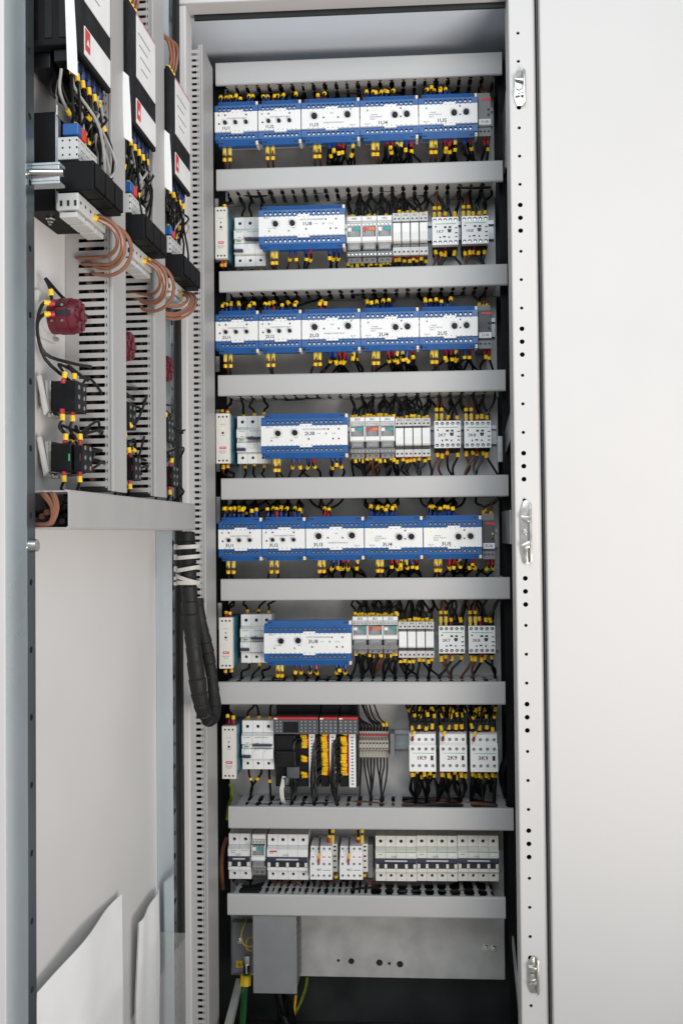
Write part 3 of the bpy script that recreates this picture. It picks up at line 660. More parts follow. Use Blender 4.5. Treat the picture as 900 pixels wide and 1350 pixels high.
def plug_relay(cx, z0, w, h, tab, txt, label):
    t = thing("plug_in_relay", label, "relay", (cx, -0.004, z0), group="plug-in relays with coloured tabs")
    K = "plr%.4f%.4f" % (w, h); q = w/2-.0003
    part(t, "socket", "light_grey", lambda b: b.box(-q, q, -0.03, 0, 0.002, h-0.001), key=K, bevel=0.0005)
    def topb(b):
        b.box(-q, q, -0.062, -0.0302, h*.875, h)
        b.holes(-q, q, h*.77, h*.873, -0.064, [(-q+2*q*(i+.5)/4, h*.82, .0019) for i in range(4)], .003, wall=.033)
    part(t, "terminal_block", "light_grey", topb, key=K)
    def botb(b):
        b.holes(-q, q, h*.13, h*.235, -0.062, [(-q+2*q*(i+.5)/4, h*.18, .0019) for i in range(4)], .003, wall=.031)
        b.holes(-q*.9, q*.9, 0, h*.125, -0.055, [(-q*.4, h*.06, .0024), (q*.4, h*.06, .0024)], .003, wall=.024)
    part(t, "terminal_block", "mid_grey", botb, key=K+"b")
    def scr(b):
        for i in range(4):
            for z in (h*.82, h*.18): b.cyl((-q+2*q*(i+.5)/4, -0.0612 if z > h*.5 else -0.0592, z), (-q+2*q*(i+.5)/4, -0.062 if z > h*.5 else -0.0600, z), .0013, n=8)
    part(t, "terminal_screws", "screw", scr, key=K+"s")
    part(t, "name_tag", "white", lambda b: b.box(-q*.96, q*.96, -0.0632, -0.0622, h*.89, h*.985), key=K)
    part(t, "relay_core", "mid_grey", lambda b: (b.box(-q*.6, q*.6, -0.060, -0.0302, h*.30, h*.69), b.box(-q*.3, q*.5, -0.0625, -0.0601, h*.36, h*.55)), key=K, bevel=0.001)
    part(t, "relay_case", "clear", lambda b: b.box(-q*.86, q*.86, -0.070, -0.0303, h*.245, h*.755), key=K, bevel=0.0015)
    part(t, "status_tab", tab, lambda b: b.box(-q*.05, q*.78, -0.0716, -0.0702, h*.655, h*.725), key=K, bevel=0.0003)
    part(t, "test_tab", "white" if tab != "orange" else "red", lambda b: b.box(-q*.8, -q*.35, -0.0716, -0.0702, h*.64, h*.72), key=K)
    part(t, "retaining_clip", "white", lambda b: (b.prism_x([(-0.0705,h*.39),(-0.0745,h*.42),(-0.0745,h*.505),(-0.0705,h*.53)], -q*.97, q*.97), b.box(-q*.99, -q*.88, -0.0735, -0.03, h*.40, h*.76), b.box(q*.88, q*.99, -0.0735, -0.03, h*.40, h*.76)), key=K, bevel=0.0006)
    text(t, "marking", txt, 0.0062, "black_print_shade", 0, -0.0634, h*.937, bold=0.01)
def slim_relay(cx, z0, w, h, txt, label):
    t = thing("slim_relay", label, "relay", (cx, -0.004, z0), group="slim white interface relays")
    K = "slr%.4f%.4f" % (w, h); q = w/2-.0003
    def body(b):
        b.holes(-q, q, h*.80, h, -0.058, [(-q*.5, h*.865, .0018), (q*.5, h*.865, .0018)], .003, wall=.058)
        b.box(-q*.97, q*.97, -0.045, 0, h*.20, h*.799)
        b.holes(-q, q, 0, h*.19, -0.056, [(-q*.5, h*.08, .0019), (q*.5, h*.08, .0019)], .003, wall=.056)
    part(t, "socket", "light_grey", body, key=K)
    part(t, "terminal_hole_shade", "black_print_shade", lambda b: [b.cyl((x, -0.0535 if z < h*.5 else -.0553, z), (x, -0.0539 if z < h*.5 else -.0557, z), .0017, n=8) for x in (-q*.5, q*.5) for z in (h*.865, h*.08)], key=K)
    part(t, "relay_body", "white", lambda b: b.prism_x([(-0.0455,h*.27),(-0.067,h*.29),(-0.070,h*.33),(-0.066,h*.52),(-0.066,h*.735),(-0.0455,h*.75)], -q*.93, q*.93), key=K, bevel=0.0008)
    part(t, "clear_cover", "smoky", lambda b: b.box(-q*.9, q*.9, -0.056, -0.0456, h*.20, h*.265), key=K)
    text(t, "marking", txt, 0.0048, "black_print_shade", 0, -0.0584, h*.95)
def mini_contactor(x0, x1, yt, yb, txt, label):
    cx, z0, w, h = span(x0, x1, yt, yb, -0.062)
    t = thing("mini_contactor", label, "contactor", (cx, -0.004, z0), group="small square white contactors")
    K = "mc%.4f%.4f" % (w, h); q = w/2
    part(t, "base", "black_soft", lambda b: b.box(-q+.0015, q-.0005, -0.044, 0, -.005, h+.005), key=K, bevel=.001)
    part(t, "body", "white", lambda b: b.box(-q+.0008, q-.0008, -0.0578, -0.0442, .0008, h-.0008), key=K)
    def front(b):
        for z0_, z1_ in ((h*.80, h), (0, h*.20)):
            b.holes(-q, q, z0_, z1_, -0.062, [(-q+2*q*(i+.5)/5, (z0_+z1_)/2, .0031) for i in range(5)], .0035, wall=.004)
        b.box(-q, q, -0.062, -0.058, h*.2002, h*.7998)
    part(t, "front", "white", front, key=K)
    part(t, "terminal_hole_shade", "black_print_shade", lambda b: [b.cyl((-q+2*q*(i+.5)/5, -.0585, z), (-q+2*q*(i+.5)/5, -.0590, z), .0030, n=12) for i in range(5) for z in (h*.9, h*.1)], key=K)
    part(t, "terminal_screws", "terminal_screw", lambda b: [b.cyl((-q+2*q*(i+.5)/5, -.0590, z-.0004), (-q+2*q*(i+.5)/5, -.0595, z-.0004), .0018, n=10) for i in range(5) for z in (h*.9, h*.1)], key=K)
    part(t, "green_line", "green_print", lambda b: b.box(-q*.78, q*.82, -0.0623, -0.0619, h*.745, h*.765), key=K)
    def win(b):
        for u, v, ww, hh in ((.50,.63,.05,.035),(.68,.63,.05,.035),(.30,.27,.025,.03),(.46,.29,.05,.025),(.65,.27,.025,.03),(.13,.66,.03,.025),(.92,.42,.05,.02),(.92,.28,.04,.02),(.92,.60,.04,.02)):
            b.box(-q+2*q*(u-ww), -q+2*q*(u+ww), -0.0624, -0.0619, h*(v-hh), h*(v+hh))
        b.prism_y([(-q+2*q*.58,h*.56),(-q+2*q*.74,h*.56),(-q+2*q*.71,h*.44),(-q+2*q*.61,h*.44)], -0.0626, -0.0619)
    part(t, "windows", "black_print_shade", win, key=K)
    text(t, "marking", txt, 0.0075, "black_print_shade", -q*.42, -0.0625, h*.47, bold=0.005, sx=1.15)
    return dict(cx=cx, z0=z0, w=w, h=h, xs=[cx-q+2*q*(i+.5)/5 for i in range(5)])

small_rows = [
 (1, '1', (284.2,299.8,274,341.5), (309.6,350.2,286.5,351), (341.0,455.0,270,328), (456.8,516.8,284.5,345.5), (517.3,563.8,281,336), ((569.4,603.6,287,323.5),(608.0,643.2,285.5,322))),
 (3, '2', (285.4,303.5,545.5,611), (313,353.5,548.5,611), (344.2,458.6,545.2,604), (461.2,520.6,549.5,604), (520.8,567.2,551.5,602), ((572.1,606.7,555,590.6),(611.4,646.6,555,590.4))),
 (5, '3', (289.6,307.2,814,881), (317.8,358.5,810,873.5), (348.0,463.6,818,877.3), (464.4,524.6,812.6,862), (525,572,819.5,867), ((578,612,825,861),(617,652,825,861)))]
RN = {1: "second", 3: "fourth", 5: "sixth"}
POS = ["left", "middle", "right"]
for r, pre, psu, mcb, u8, rel, sl, cons in small_rows:
    rn = RN[r]
    pc = power_supply(*psu, "beside the breaker in the %s row from the top" % rn, r-1)
    bk = breaker(*mcb, 3, "white three-pole circuit breaker with dark lever left of module %sU8" % pre, 'a')
    U = protection_relay(*u8, 'D', "%sU8" % pre, "wide blue and white auto synchronizer module marked %sU8" % pre,
        [("AUTO SYNCHRONIZER", .0040, .62, .80), ("SELCO", .0034, .09, .93), ("VOLT  FREQ", .0026, .16, .40), ("FREQ", .0026, .41, .40), ("SYNC", .0026, .67, .58), ("CLOSE", .0026, .84, .58)])
    up, dn = r, r+1
    for i in (0, 2): gap(pc[0]+(-.004 if not i else .004), pc[1]+pc[3]-.002, up, True, "red-tipped wire above the power supply in the %s row" % rn, ferr='r', yt=-.08, mark=.006)
    for i in (0, 2): gap(pc[0]+(-.004 if not i else .004), pc[1]+.002, dn, False, "red-tipped wire below the power supply in the %s row" % rn, ferr='r', yt=-.08, mark=.006, col="wire_black" if i else "wire_brown")
    for x in bk['xs'][:3]:
        gap(x, bk['z0']+bk['h']-.002, up, True, "black wire above the breaker in the %s row" % rn, ferr=None, yt=-.040, mark=.004, jx=.014)
        gap(x, bk['z0']+.002, dn, False, "black wire below the breaker in the %s row" % rn, ferr=None, yt=-.040, mark=.004, jx=.014)
    for i in (0, 1): gap(U['bot'][i+1]+.0008*(1-2*i), U['zb']+.001, dn, False, "brown wire with pale yellow sleeve below module %sU8" % pre, thick=True)
    for i, f, c in ((5,'b',"wire_brown"),(6,'b',"wire_brown"),(8,'b',"wire_black"),(9,'r',"wire_black"),(13,'b',"wire_black"),(14,'b',"wire_black"),(15,'b',"wire_black")):
        gap(U['bot'][i], U['zb']+.001, dn, False, "thin wire with ferrule below module %sU8" % pre, col=c, ferr=f, jx=.014)
    names = {'1': ("1K0", "1K1", "1K2"), '2': ("2K0", "2K1", "2K2"), '3': ("3K0", "3K1", "3K2")}[pre]
    cx, z0, w, h = span(*rel, -0.066)
    for i in range(3):
        x = cx-w/2+w*(i+.5)/3
        plug_relay(x, z0, w/3, h, "orange" if i == 1 else "teal_tab", names[i], "plug-in relay with %s tab marked %s" % ("orange" if i == 1 else "teal", names[i]))
        for q in range(4):
            xx = x-w/6+w/3*(q+.5)/4
            for rep_ in range(2 if q % 2 else 1): gap(xx+.0015*rep_, z0+h-.002, up, True, "black wire above plug-in relay %s" % names[i], ferr=None, yt=-.05, mark=.002, bulk=True, jx=.008)
            for rep_ in range(2): gap(xx+.002*rep_, z0+h*.1, dn, False, "black wire below plug-in relay %s" % names[i], ferr='r', yt=-.052, flen=.006, mark=.008, jx=.012, bulk=True, nomark=bool(rep_), col="wire_brown" if (i == 1 and q % 2) else "wire_black")
    cx, z0, w, h = span(*sl, -0.060)
    for i in range(4):
        x = cx-w/2+w*(i+.5)/4
        slim_relay(x, z0, w/4, h, "%sK%d" % (pre, i+3), "slim white interface relay marked %sK%d" % (pre, i+3))
        for q in (-1, 1):
            gap(x+q*w/16, z0+h-.002, up, True, "black wire above slim relay %sK%d" % (pre, i+3), ferr=None, yt=-.05, mark=.003, bulk=True)
            gap(x+q*w/20, z0+h-.002, up, True, "black wire", ferr=None, yt=-.045, nomark=True, bulk=True, jx=.025)
            gap(x+q*w/16, z0+.002, dn, False, "black wire below slim relay %sK%d" % (pre, i+3), ferr='r', yt=-.048, flen=.006, mark=.007, bulk=True)
    for c, nm in zip(cons, ("7", "8")):
        C = mini_contactor(*c, pre+"K"+nm, "small square white contactor marked %sK%s" % (pre, nm))
        wl = "above square contactor %sK%s" % (pre, nm)
        for i in (0, 1): gap(C['xs'][i], C['z0']+C['h']+.002, up, True, "brown wire with pale yellow sleeve "+wl, thick=True, yt=-.045)
        for i in ((2, 4) if nm == "7" else (2, 3, 4)): gap(C['xs'][i], C['z0']+C['h']+.002, up, True, "black wire with yellow marker "+wl, ferr='r' if i == 2 else None, yt=-.045, mark=.006, mlen=.010)
        wl = "below square contactor %sK%s" % (pre, nm)
        for i in range(5): gap(C['xs'][i]+.002, C['z0']+C['h'], up, True, '', ferr=None, yt=-.03, nomark=True, bulk=True, jx=.02)
        for i in ((0, 1, 2, 4) if nm == "7" else (0, 1, 2, 3, 4)):
            gap(C['xs'][i], C['z0']-.002, dn, False, ("brown" if i < 2 else "black")+" wire with yellow marker "+wl, col="wire_brown" if i < 2 else "wire_black", ferr='r' if i == 2 else None, yt=-.045, mark=.006, mlen=.010)

# ---- seventh row: power supply, breaker, controller, terminals, contactors
pc = power_supply(293.5, 311.5, 957, 1026, "beside the programmable controller in the seventh row", 8)
for i in (-1, 1): gap(pc[0]+i*.004, pc[1]+pc[3]-.002, 6, True, "red-tipped wire above the lowest power supply", ferr='r', yt=-.08, mark=.012)
bk = breaker(319.5, 361.0, 950, 1014, 3, "white three-pole circuit breaker with dark lever left of the programmable controller", 'a')
for x in bk['xs']:
    gap(x, bk['z0']+bk['h']-.002, 6, True, "black wire above the breaker beside the controller", ferr=None, yt=-.040, mark=.004, jx=.014)
    gap(x, bk['z0']+.002, 7, False, "black wire below the breaker beside the controller", ferr=None, yt=-.040, mark=.024, jx=.018, mlen=.006)
def zz(py, px, Y): return at(px, py, Y).z
PY = -0.075
def plc_unit(x0, x1, label, xt, xs, tags, cpu=False):
    X0, X1 = at(x0, 960, PY).x, at(x1, 960, PY).x; zt_, zm = zz(945.5, 415, PY), zz(967.5, 415, PY); zb = zz(1042, 415, PY)
    cx = (X0+X1)/2; w = X1-X0-.0006
    t = thing("controller_module", label, "controller module", (cx, -0.004, zb), group="programmable controller modules")
    H = zt_-zb; hm = zm-zb
    part(t, "head", "plc_grey", lambda b: (b.box(-w/2, w/2, -0.074, -0.03, hm, H-.0035), b.box(-w/2+.0003, w/2-.0003, -0.0598, -0.03, H-.0034, H-.0005)), bevel=.0006)
    part(t, "stripe", "red", lambda b: b.box(-w/2+.0004, w/2-.0004, -0.0735, -0.060, H-.0033, H), bevel=.0004)
    part(t, "brand_mark", "white", lambda b: b.box(-w/2+.001, -w/2+.007, -0.0738, -0.0734, H-.0036, H-.0012))
    part(t, "terminal_base", "black", lambda b: b.box(-w/2, w/2, -0.030, 0, 0.001, H+.016), bevel=.001)
    part(t, "terminal_base", "black", lambda b: b.box(-w/2+.0004, w/2-.0004, -0.052, -0.0302, 0.002, hm-.001), bevel=.0008)
    def leds(b):
        xs_ = [(-w*.38, .0028), (-w*.13, .0028), (w*.12, .0028), (w*.37, .0028)]
        if cpu: xs_ = [(-w*.42, .0022), (-w*.34, .0022), (w*.13, .0022), (w*.22, .0022), (w*.32, .0022), (w*.42, .0022)]
        for xx, ww in xs_:
            for k in range(4): b.box(xx-ww/2, xx+ww/2, -0.0744, -0.0738, hm+.004+k*.0058, hm+.0066+k*.0058)
    part(t, "indicator_windows", "led_window", leds)
    if cpu: part(t, "display", "black", lambda b: b.box(-w*.28, w*.06, -0.0745, -0.0738, hm+.003, H-.008))
    a, b_ = at(xt, 1000, -.06).x-cx, at(xs, 1000, -.06).x-cx
    part(t, "terminal_strip", "white", lambda b: b.box(a, b_, -0.060, -0.0522, .003, hm-.002), bevel=.0005)
    part(t, "strip_numbers", "mid_grey", lambda b: [b.box(a+(b_-a)*.32, a+(b_-a)*.68, -0.0604, -0.0598, .006+(hm-.012)*k/16-.0012+.003, .006+(hm-.012)*k/16+.0012+.003) for k in range(16)])
    for zf in tags:
        z = zb+hm*zf; x = at(xt-2, 1000, -.055).x
        xm = at(xt-9, 1000, -.06).x+rnd(-.003, .003)
        pts = [(x+.001, -.056, z), (xm, -.064+rnd(-.003,.003), z+rnd(-.002,.002)), (xm-.014, -.066, z-.012), (xm-.016+rnd(-.005,.005), -.066+rnd(-.006,.006), zb+.25*(z-zb)-.005), (slot_x(7, xm-.012), rnd(-.08,-.05), DUCTS[7][3]), (slot_x(7, xm-.012)+rnd(-.003,.003), -.05, DUCTS[7][3]-.016)]
        wire(pts, .0018, "wire_black", "thin black wire", "controller wires", 'r', .004, (.0045, .011), bulk=True)
    return t
plc = [plc_unit(360.5, 419.6, "wide dark grey controller module with communication plug, red stripe on top", 407.5, 415.5, [.93,.89,.85,.81,.77,.73,.52,.48,.24,.20], cpu=True),
       plc_unit(420.8, 445.4, "narrow controller module with red stripe, middle of the three controller modules", 434.5, 443, [.95-.044*k for k in range(17)]),
       plc_unit(446.0, 471.8, "narrow controller module with red stripe next to the terminal blocks", 460, 469, [.95-.044*k for k in range(17)])]
# communication coupler and its plug on the wide module
c0 = plc[0]
def atl(px, py, Y): p = at(px, py, Y); return (p.x-c0.location.x, Y+.004, p.z-c0.location.z)
a, b_ = atl(362.5, 968, -.066), atl(389, 1010, -.066)
part(c0, "coupler", "black", lambda b: (b.box(a[0], b_[0], -.060, -.0522, b_[2]+.02, a[2]-.002), b.box(a[0]+.002, b_[0]+.002, -.070, -.0522, b_[2], b_[2]+.028)), bevel=.0012)
part(c0, "plug", "plc_grey", lambda b: (b.box(atl(370,0,-.066)[0], atl(386,0,-.066)[0], -.068, -.0522, atl(0,1023,-.066)[2], b_[2]-.0005), b.cyl(((a[0]+b_[0])/2+.002, -.062, atl(0,1023,-.066)[2]), ((a[0]+b_[0])/2+.001, -.064, atl(0,1032,-.066)[2]), .0075, .0062, n=14)), bevel=.0008, smooth=True)
p0 = at(374.5, 1024, -.066); p1 = at(375, 1055, -.07)
wire([p0, p0+Vector((-.002, -.006, -.012)), at(371, 1042, -.075), at(373, 1056, -.072), at(378, 1062, -.06)], .0042, "wire_white", "thick white communication cable below the controller plug", None, None, marker=None, name="communication_cable", cat="cable")
# terminal blocks on their rail
tx0, tx1 = at(473, 985, -.05).x, at(512, 985, -.05).x; tz0, tz1 = zz(1001, 493, -.05), zz(966, 493, -.05)
n = 9; tp = (tx1-tx0)/n
for i in range(n):
    t = thing("terminal_block", "narrow beige terminal block clipped beside the controller", "terminal block", (tx0+(i+.5)*tp, -.004, tz0), group="beige terminal blocks beside the controller")
    H = tz1-tz0
    part(t, "body", "beige", lambda b: b.prism_x([(0,0),(-.03,0),(-.032,H*.25),(-.044,H*.35),(-.044,H*.70),(-.032,H*.78),(-.03,H),(0,H)], -tp/2+.0002, tp/2-.0002), key="tb", bevel=.0004)
    part(t, "clamp_hole", "black_print_shade", lambda b: (b.cyl((0,-.0442,H*.60), (0,-.0446,H*.60), tp*.30, n=10), b.box(-tp*.3, tp*.3, -.0446, -.0442, H*.38, H*.42)), key="tb")
    part(t, "bridge", "ferrule_red", lambda b: b.box(-tp*.36, tp*.36, -.036, -.031, H*.83, H*.90), key="tb")
    x = tx0+(i+.5)*tp
    wire([(x, -.034, tz1), (x, -.040, tz1+.012), (x-.015+rnd(-.006,.006), -.045, tz1+.028), (x-.03, -.04, DUCTS[6][2]+.012)], .0016, "wire_black", "thin black wire", "t", None, .004, None if i < 7 else (.012, .008), bulk=True)
    xs2 = slot_x(7, x+rnd(-.004, .004))
    wire([(x, -.032, tz0), (x, -.036, tz0-.015), (x*.5+xs2*.5+rnd(-.003,.003), -.042, tz0-.04), (xs2, -.05, DUCTS[7][3]), (xs2, -.05, DUCTS[7][3]-.015)], .0015, "wire_black", "black wire leaving the beige terminal blocks downwards", "black wires below the beige terminal blocks", None, .004, None)
t = thing("end_stop", "dark brown end stop at the right end of the beige terminal blocks", "end stop", (at(517, 985, -.05).x, -.004, tz0)); 
part(t, "body", "mid_grey", lambda b: (b.box(-.004, .004, -.045, 0, -.002, .046), b.cyl((0,-.045,.03),(0,-.047,.03),.0025,n=10)), bevel=.0008)
rl = [at(515, 962, -.01), at(541, 985, -.01)]
def din(name, x0, x1, zc, label):
    t = thing("din_rail", label, "mounting rail", ((x0+x1)/2, 0, zc), group="steel mounting rails"); L = x1-x0
    part(t, "profile", "zinc_bits", lambda b: b.prism_x([(-.0005,-.0135),(-.002,-.0135),(-.002,-.012),(-.0085,-.012),(-.0085,-.0175),(-.010,-.0175),(-.010,-.0105),(-.002,-.0105),(-.002,.0105),(-.010,.0105),(-.010,.0175),(-.0085,.0175),(-.0085,.012),(-.002,.012),(-.002,.0135),(-.0005,.0135)], -L/2, L/2))
RZ = ["top", "second", "third", "fourth", "fifth", "sixth", "seventh", "eighth"]
for i in range(8):
    zc = {0: zz(160, 460, -.01), 1: zz(308, 460, -.01), 2: zz(436, 460, -.01), 3: zz(576, 460, -.01), 4: zz(711, 460, -.01), 5: zz(845, 460, -.01), 6: zz(975, 520, -.01), 7: zz(1131, 460, -.01)}[i]
    din("din_rail", -0.328, 0.172, zc, "steel mounting rail behind the %s row of devices" % RZ[i])
def contactor(x0, x1, yt, yb, txt):
    cx, z0, w, h = span(x0, x1, yt, yb, -0.09)
    t = thing("contactor", "tall white contactor with black base marked %s" % txt, "contactor", (cx, -.004, z0), group="tall white contactors")
    q = w/2
    part(t, "base", "black", lambda b: (b.box(-q+.0005, q-.0005, -.060, 0, -.008, h+.022), b.box(-q+.002, q-.002, -.066, -.0602, h+.0005, h+.016)), bevel=.001)
    part(t, "base_screws", "black_print_shade", lambda b: [b.cyl((-q+2*q*(i+.5)/3, -.066, h+.008), (-q+2*q*(i+.5)/3, -.0664, h+.008), .0035, n=12) for i in range(3)])
    part(t, "body", "white", lambda b: b.box(-q, q, -.0795, -.0602, .0004, h-.0004), bevel=.0006)
    def front(b):
        rx = lambda m, r, z: [(-q+2*q*(i+.5)/4, z, r) for i in range(4) if i >= m]
        b.holes(-q+.0012, q-.0012, h*.76, h*.985, -.086, rx(0, .0031, h*.84), .004, wall=.0063)
        b.prism_x([(-.0798,h*.70),(-.0898,h*.70),(-.0862,h*.759),(-.0798,h*.759)], -q+.0006, q-.0006)
        b.holes(-q, q, h*.54, h*.699, -.090, rx(0, .0031, h*.60), .004, wall=.0103)
        b.box(-q, q, -.090, -.0798, h*.241, h*.539)
        b.holes(-q, q, .0, h*.24, -.090, rx(0, .0031, h*.155), .004, wall=.0103)
    part(t, "front", "white", front)
    part(t, "terminal_screws", "mid_grey", lambda b: [b.cyl((-q+2*q*(i+.5)/4, y+.004, z), (-q+2*q*(i+.5)/4, y+.003, z), .0026, n=10) for i in range(4) for z, y in ((h*.60, -.09), (h*.155, -.09), (h*.84, -.086))])
    part(t, "green_line", "green_print", lambda b: b.prism_y([(-q*.75,h*.487),(q*.85,h*.480),(q*.85,h*.496),(-q*.75,h*.494)], -.0904, -.0899))
    part(t, "window", "black_print_shade", lambda b: b.box(q*.60, q*.80, -.0905, -.0899, h*.30, h*.425))
    text(t, "marking", txt, .0098, "black_print_shade", -q*.08, -.0904, h*.36, bold=.012, sx=1.1)
    xs_ = [cx-q+2*q*(i+.5)/4 for i in range(4)]
    for i, x in enumerate(xs_):
        gap(x, z0+h*.985, 6, True, "black wire with yellow markers above contactor %s" % txt, ferr='r', yt=-.07, flen=.003, mark=.005, mlen=.010)
        gap(x+.003, z0+h+.012, 6, True, "black wire with yellow sleeve on the upper black terminals of contactor %s" % txt, ferr=None, yt=-.058, mark=.012, mlen=.009, mk2=(.024, .008), bulk=True)
        gap(x-.003, z0+.0, 7, False, "black wire with yellow marker below contactor %s" % txt, ferr='r' if i == 0 else None, yt=-.07, mark=.006, mlen=.009, jx=.003, r=.0021)
        gap(x+.003, z0-.004, 7, False, "black wire below", ferr=None, yt=-.055, mark=.010, mlen=.009, bulk=True, r=.0022, jx=.004)
        for q_ in range(2): gap(x+rnd(-.004,.004), z0-.004, 7, False, '', ferr=None, yt=rnd(-.05,-.03), nomark=True, bulk=True, r=.0026, jx=.006); gap(x+rnd(-.004,.004), z0+h+.014, 6, True, '', ferr=None, yt=rnd(-.05,-.03), nomark=q_ == 0, mark=.008, bulk=True, r=.0023, jx=.012)
    wire([(xs_[0]-.001, -.094, z0+h*.82), (xs_[0]+.001, -.0955, z0+h*.95), (xs_[0]+.012, -.085, z0+h+.022), (xs_[0]+.02, -.06, DUCTS[6][2]+.004)], .0014, "wire_black", "black wire from the front terminal of contactor %s" % txt, None, 'r', .006, (.009, .009))
contactor(539.2, 574.2, 967, 1016.5, "1K9"); contactor(579.2, 614.8, 967, 1016.5, "2K9"); contactor(619.6, 655.6, 967.5, 1017, "3K9")

# ---- eighth row
b2 = breaker(301.8, 331.2, 1099, 1158.5, 2, "white two-pole circuit breaker at the hinge-side end of the lowest row", 'g2')
cx, z0, w, h = span(333.5, 351.5, 1097, 1152, -.055)
plug_relay(cx, z0, w, h, "teal_tab", "", "plug-in relay with teal tab between the breakers of the lowest row")
b4 = breaker(353, 406.5, 1100, 1159.5, 4, "white four-pole circuit breaker with red brand plate in the lowest row", 'r')
for i, (xa, xb_) in enumerate(((408.8, 444.2), (447.8, 484.2))):
    cx, z0, w, h = span(xa, xb_, 1116, 1158.5, -.075)
    txt = ("4K1", "4K2")[i]
    t = thing("auxiliary_contactor", "small white contactor with front contact block, %s the other one in the lowest row" % ("left of" if i == 0 else "right of"), "contactor", (cx, -.004, z0), group="small contactors in the lowest row"); q = w/2
    part(t, "base", "warm_white", lambda b: (b.box(-q+.010, q, -.052, 0, .006, h-.001),), bevel=.001)
    part(t, "base_holes", "black_print_shade", lambda b: [b.box(q-.0075, q-.003, -.0525, -.0515, h*v-.0014, h*v+.0014) for v in (.25, .45, .6, .78, .9)])
    f = q-.0085
    def front(b):
        rx = lambda z: [(-q+(f+q)*(k+.5)/4, z, .0025) for k in range(4)]
        b.holes(-q+.001, f-.001, h*.82, h, -.068, rx(h*.91), .004, wall=.05)
        b.prism_x([(-.03,h*.60),(-.075,h*.60),(-.0685,h*.818),(-.03,h*.818)], -q+.0006, f-.0006)
        b.holes(-q, f, h*.36, h*.598, -.0755, rx(h*.48), .004, wall=.05)
        b.box(-q, f, -.0755, -.03, h*.23, h*.359)
        b.holes(-q, f, 0.0, h*.229, -.0755, rx(h*.12), .004, wall=.05)
    part(t, "contact_block", "white", front)
    part(t, "terminal_screws", "mid_grey", lambda b: [b.cyl((-q+(f+q)*(k+.5)/4, y+.004, z), (-q+(f+q)*(k+.5)/4, y+.003, z), .002, n=10) for k in range(4) for z, y in ((h*.91, -.068), (h*.48, -.0755), (h*.12, -.0755))])
    for k in range(4): part(t, "red_mark", "red", lambda b: b.box(-.0022, .0022, -.0008, .0008, -.0008, .0008), key="rm", loc=(-q+(f+q)*(k+.5)/4, -.0724, h*.68), rot=(-.2, 0, 0))
    text(t, "marking", txt, .006, "black_print_shade", -q*.30, -.0758, h*.30)
    part(t, "curve_mark", "black_print_shade", lambda b: b.box(0, f*.8, -.0757, -.0754, h*.285, h*.30))
    wire([at(xa+11, 1137, -.082), at(xa+12, 1128, -.082), at(xa+12, 1117, -.078), at(xa+13, 1104, -.05)], .0014, "wire_black", "black wire on the front of the %s small contactor in the lowest row" % POS[i*2], None, 'r', .006, (.008, .009))
    gap(at(xa+24, 1116, -.06).x, z0+h, 7, True, "black wire with yellow markers above the %s small contactor in the lowest row" % POS[i*2], ferr='r', yt=-.05, mark=.008)
    gap(at(xa+29, 1116, -.06).x, z0+h, 7, True, "brown wire with thick yellow sleeve above the %s small contactor in the lowest row" % POS[i*2], thick=True, yt=-.05)
    gap(at(xa+32, 1158, -.06).x, z0, 8, False, "brown wire below the %s small contactor in the lowest row" % POS[i*2], col="wire_brown", ferr=None, yt=-.05, mark=.001)
    for k in (0, 2): gap(cx-q+.006+k*.008, z0, 8, False, "black wire below the %s small contactor in the lowest row" % POS[i*2], ferr='y', flen=.003, yt=-.055, nomark=True)
for i, (xa, xb_) in enumerate(((494.9, 548.9), (549.1, 602.6), (603.0, 656.8))):
    breaker(xa, xb_, 1102-i*.2, 1161.5, 4, "white four-pole circuit breaker with green line, %s of the three side by side" % POS[i], 'g')
for x in b4['xs'][:3]:
    for k in range(2): gap(x+.002*k, b4['z0']+.002, 8, False, "brown wire below the red-marked four-pole breaker", col="wire_brown", ferr=None, yt=-.045, nomark=True)
for x in b2['xs']: gap(x, b2['z0']+.002, 8, False, "black wire below the two-pole breaker", ferr='y', flen=.004, yt=-.045, nomark=True)
p = at(489, 1131, -.03)
t = thing("end_stop", "dark end stop between the small contactors and the three breakers", "end stop", (p.x, -.004, p.z-.03)); part(t, "body", "mid_grey", lambda b: (b.box(-.005, .0045, -.045, 0, 0, .06), b.box(-.003, .0025, -.047, -.0452, .015, .03)), bevel=.001)

# ---- below the lowest duct
X0, X1 = at(333.5, 1260, -.095).x, at(391, 1260, -.095).x; Z1, Z0 = .3695, zz(1310, 362, -.095)
t = thing("wiring_duct", "short dark grey wiring duct hanging below the lowest duct", "wiring duct", ((X0+X1)/2, 0, Z0))
W_ = X1-X0; H_ = Z1-Z0
part(t, "cover", "duct_dark", lambda b: b.box(-W_/2, W_/2, -.095, -.091, 0, H_), bevel=.001)
part(t, "side", "duct_dark", lambda b: (b.box(-W_/2+.001, -W_/2+.0026, -.0908, -.001, .001, H_-.001), b.box(-W_/2+.0027, W_/2-.003, -.003, -.001, .001, H_-.001)))
for k in range(11): part(t, "finger", "duct_dark", lambda b: (b.box(-.0008, .0008, -.0908, -.02, -.0032, .0032), b.box(-.0007, .0007, -.0199, -.001, -.006, .006)), key="dkf", loc=(W_/2-.0019, 0, .008+k*.0122))
o = part(None, "bundled_wires", "wire_black", lambda b: [b.tube(spline([(rnd(-.02,.02), rnd(-.07,-.02), H_*.95), (rnd(-.02,.02), rnd(-.07,-.02), H_*.4), (rnd(-.01,.025), rnd(-.06,-.02), -.03), (rnd(-.01,.03), rnd(-.06,-.02), -Z0+.12)], 4), .006, 7) for k in range(7)], smooth=True)
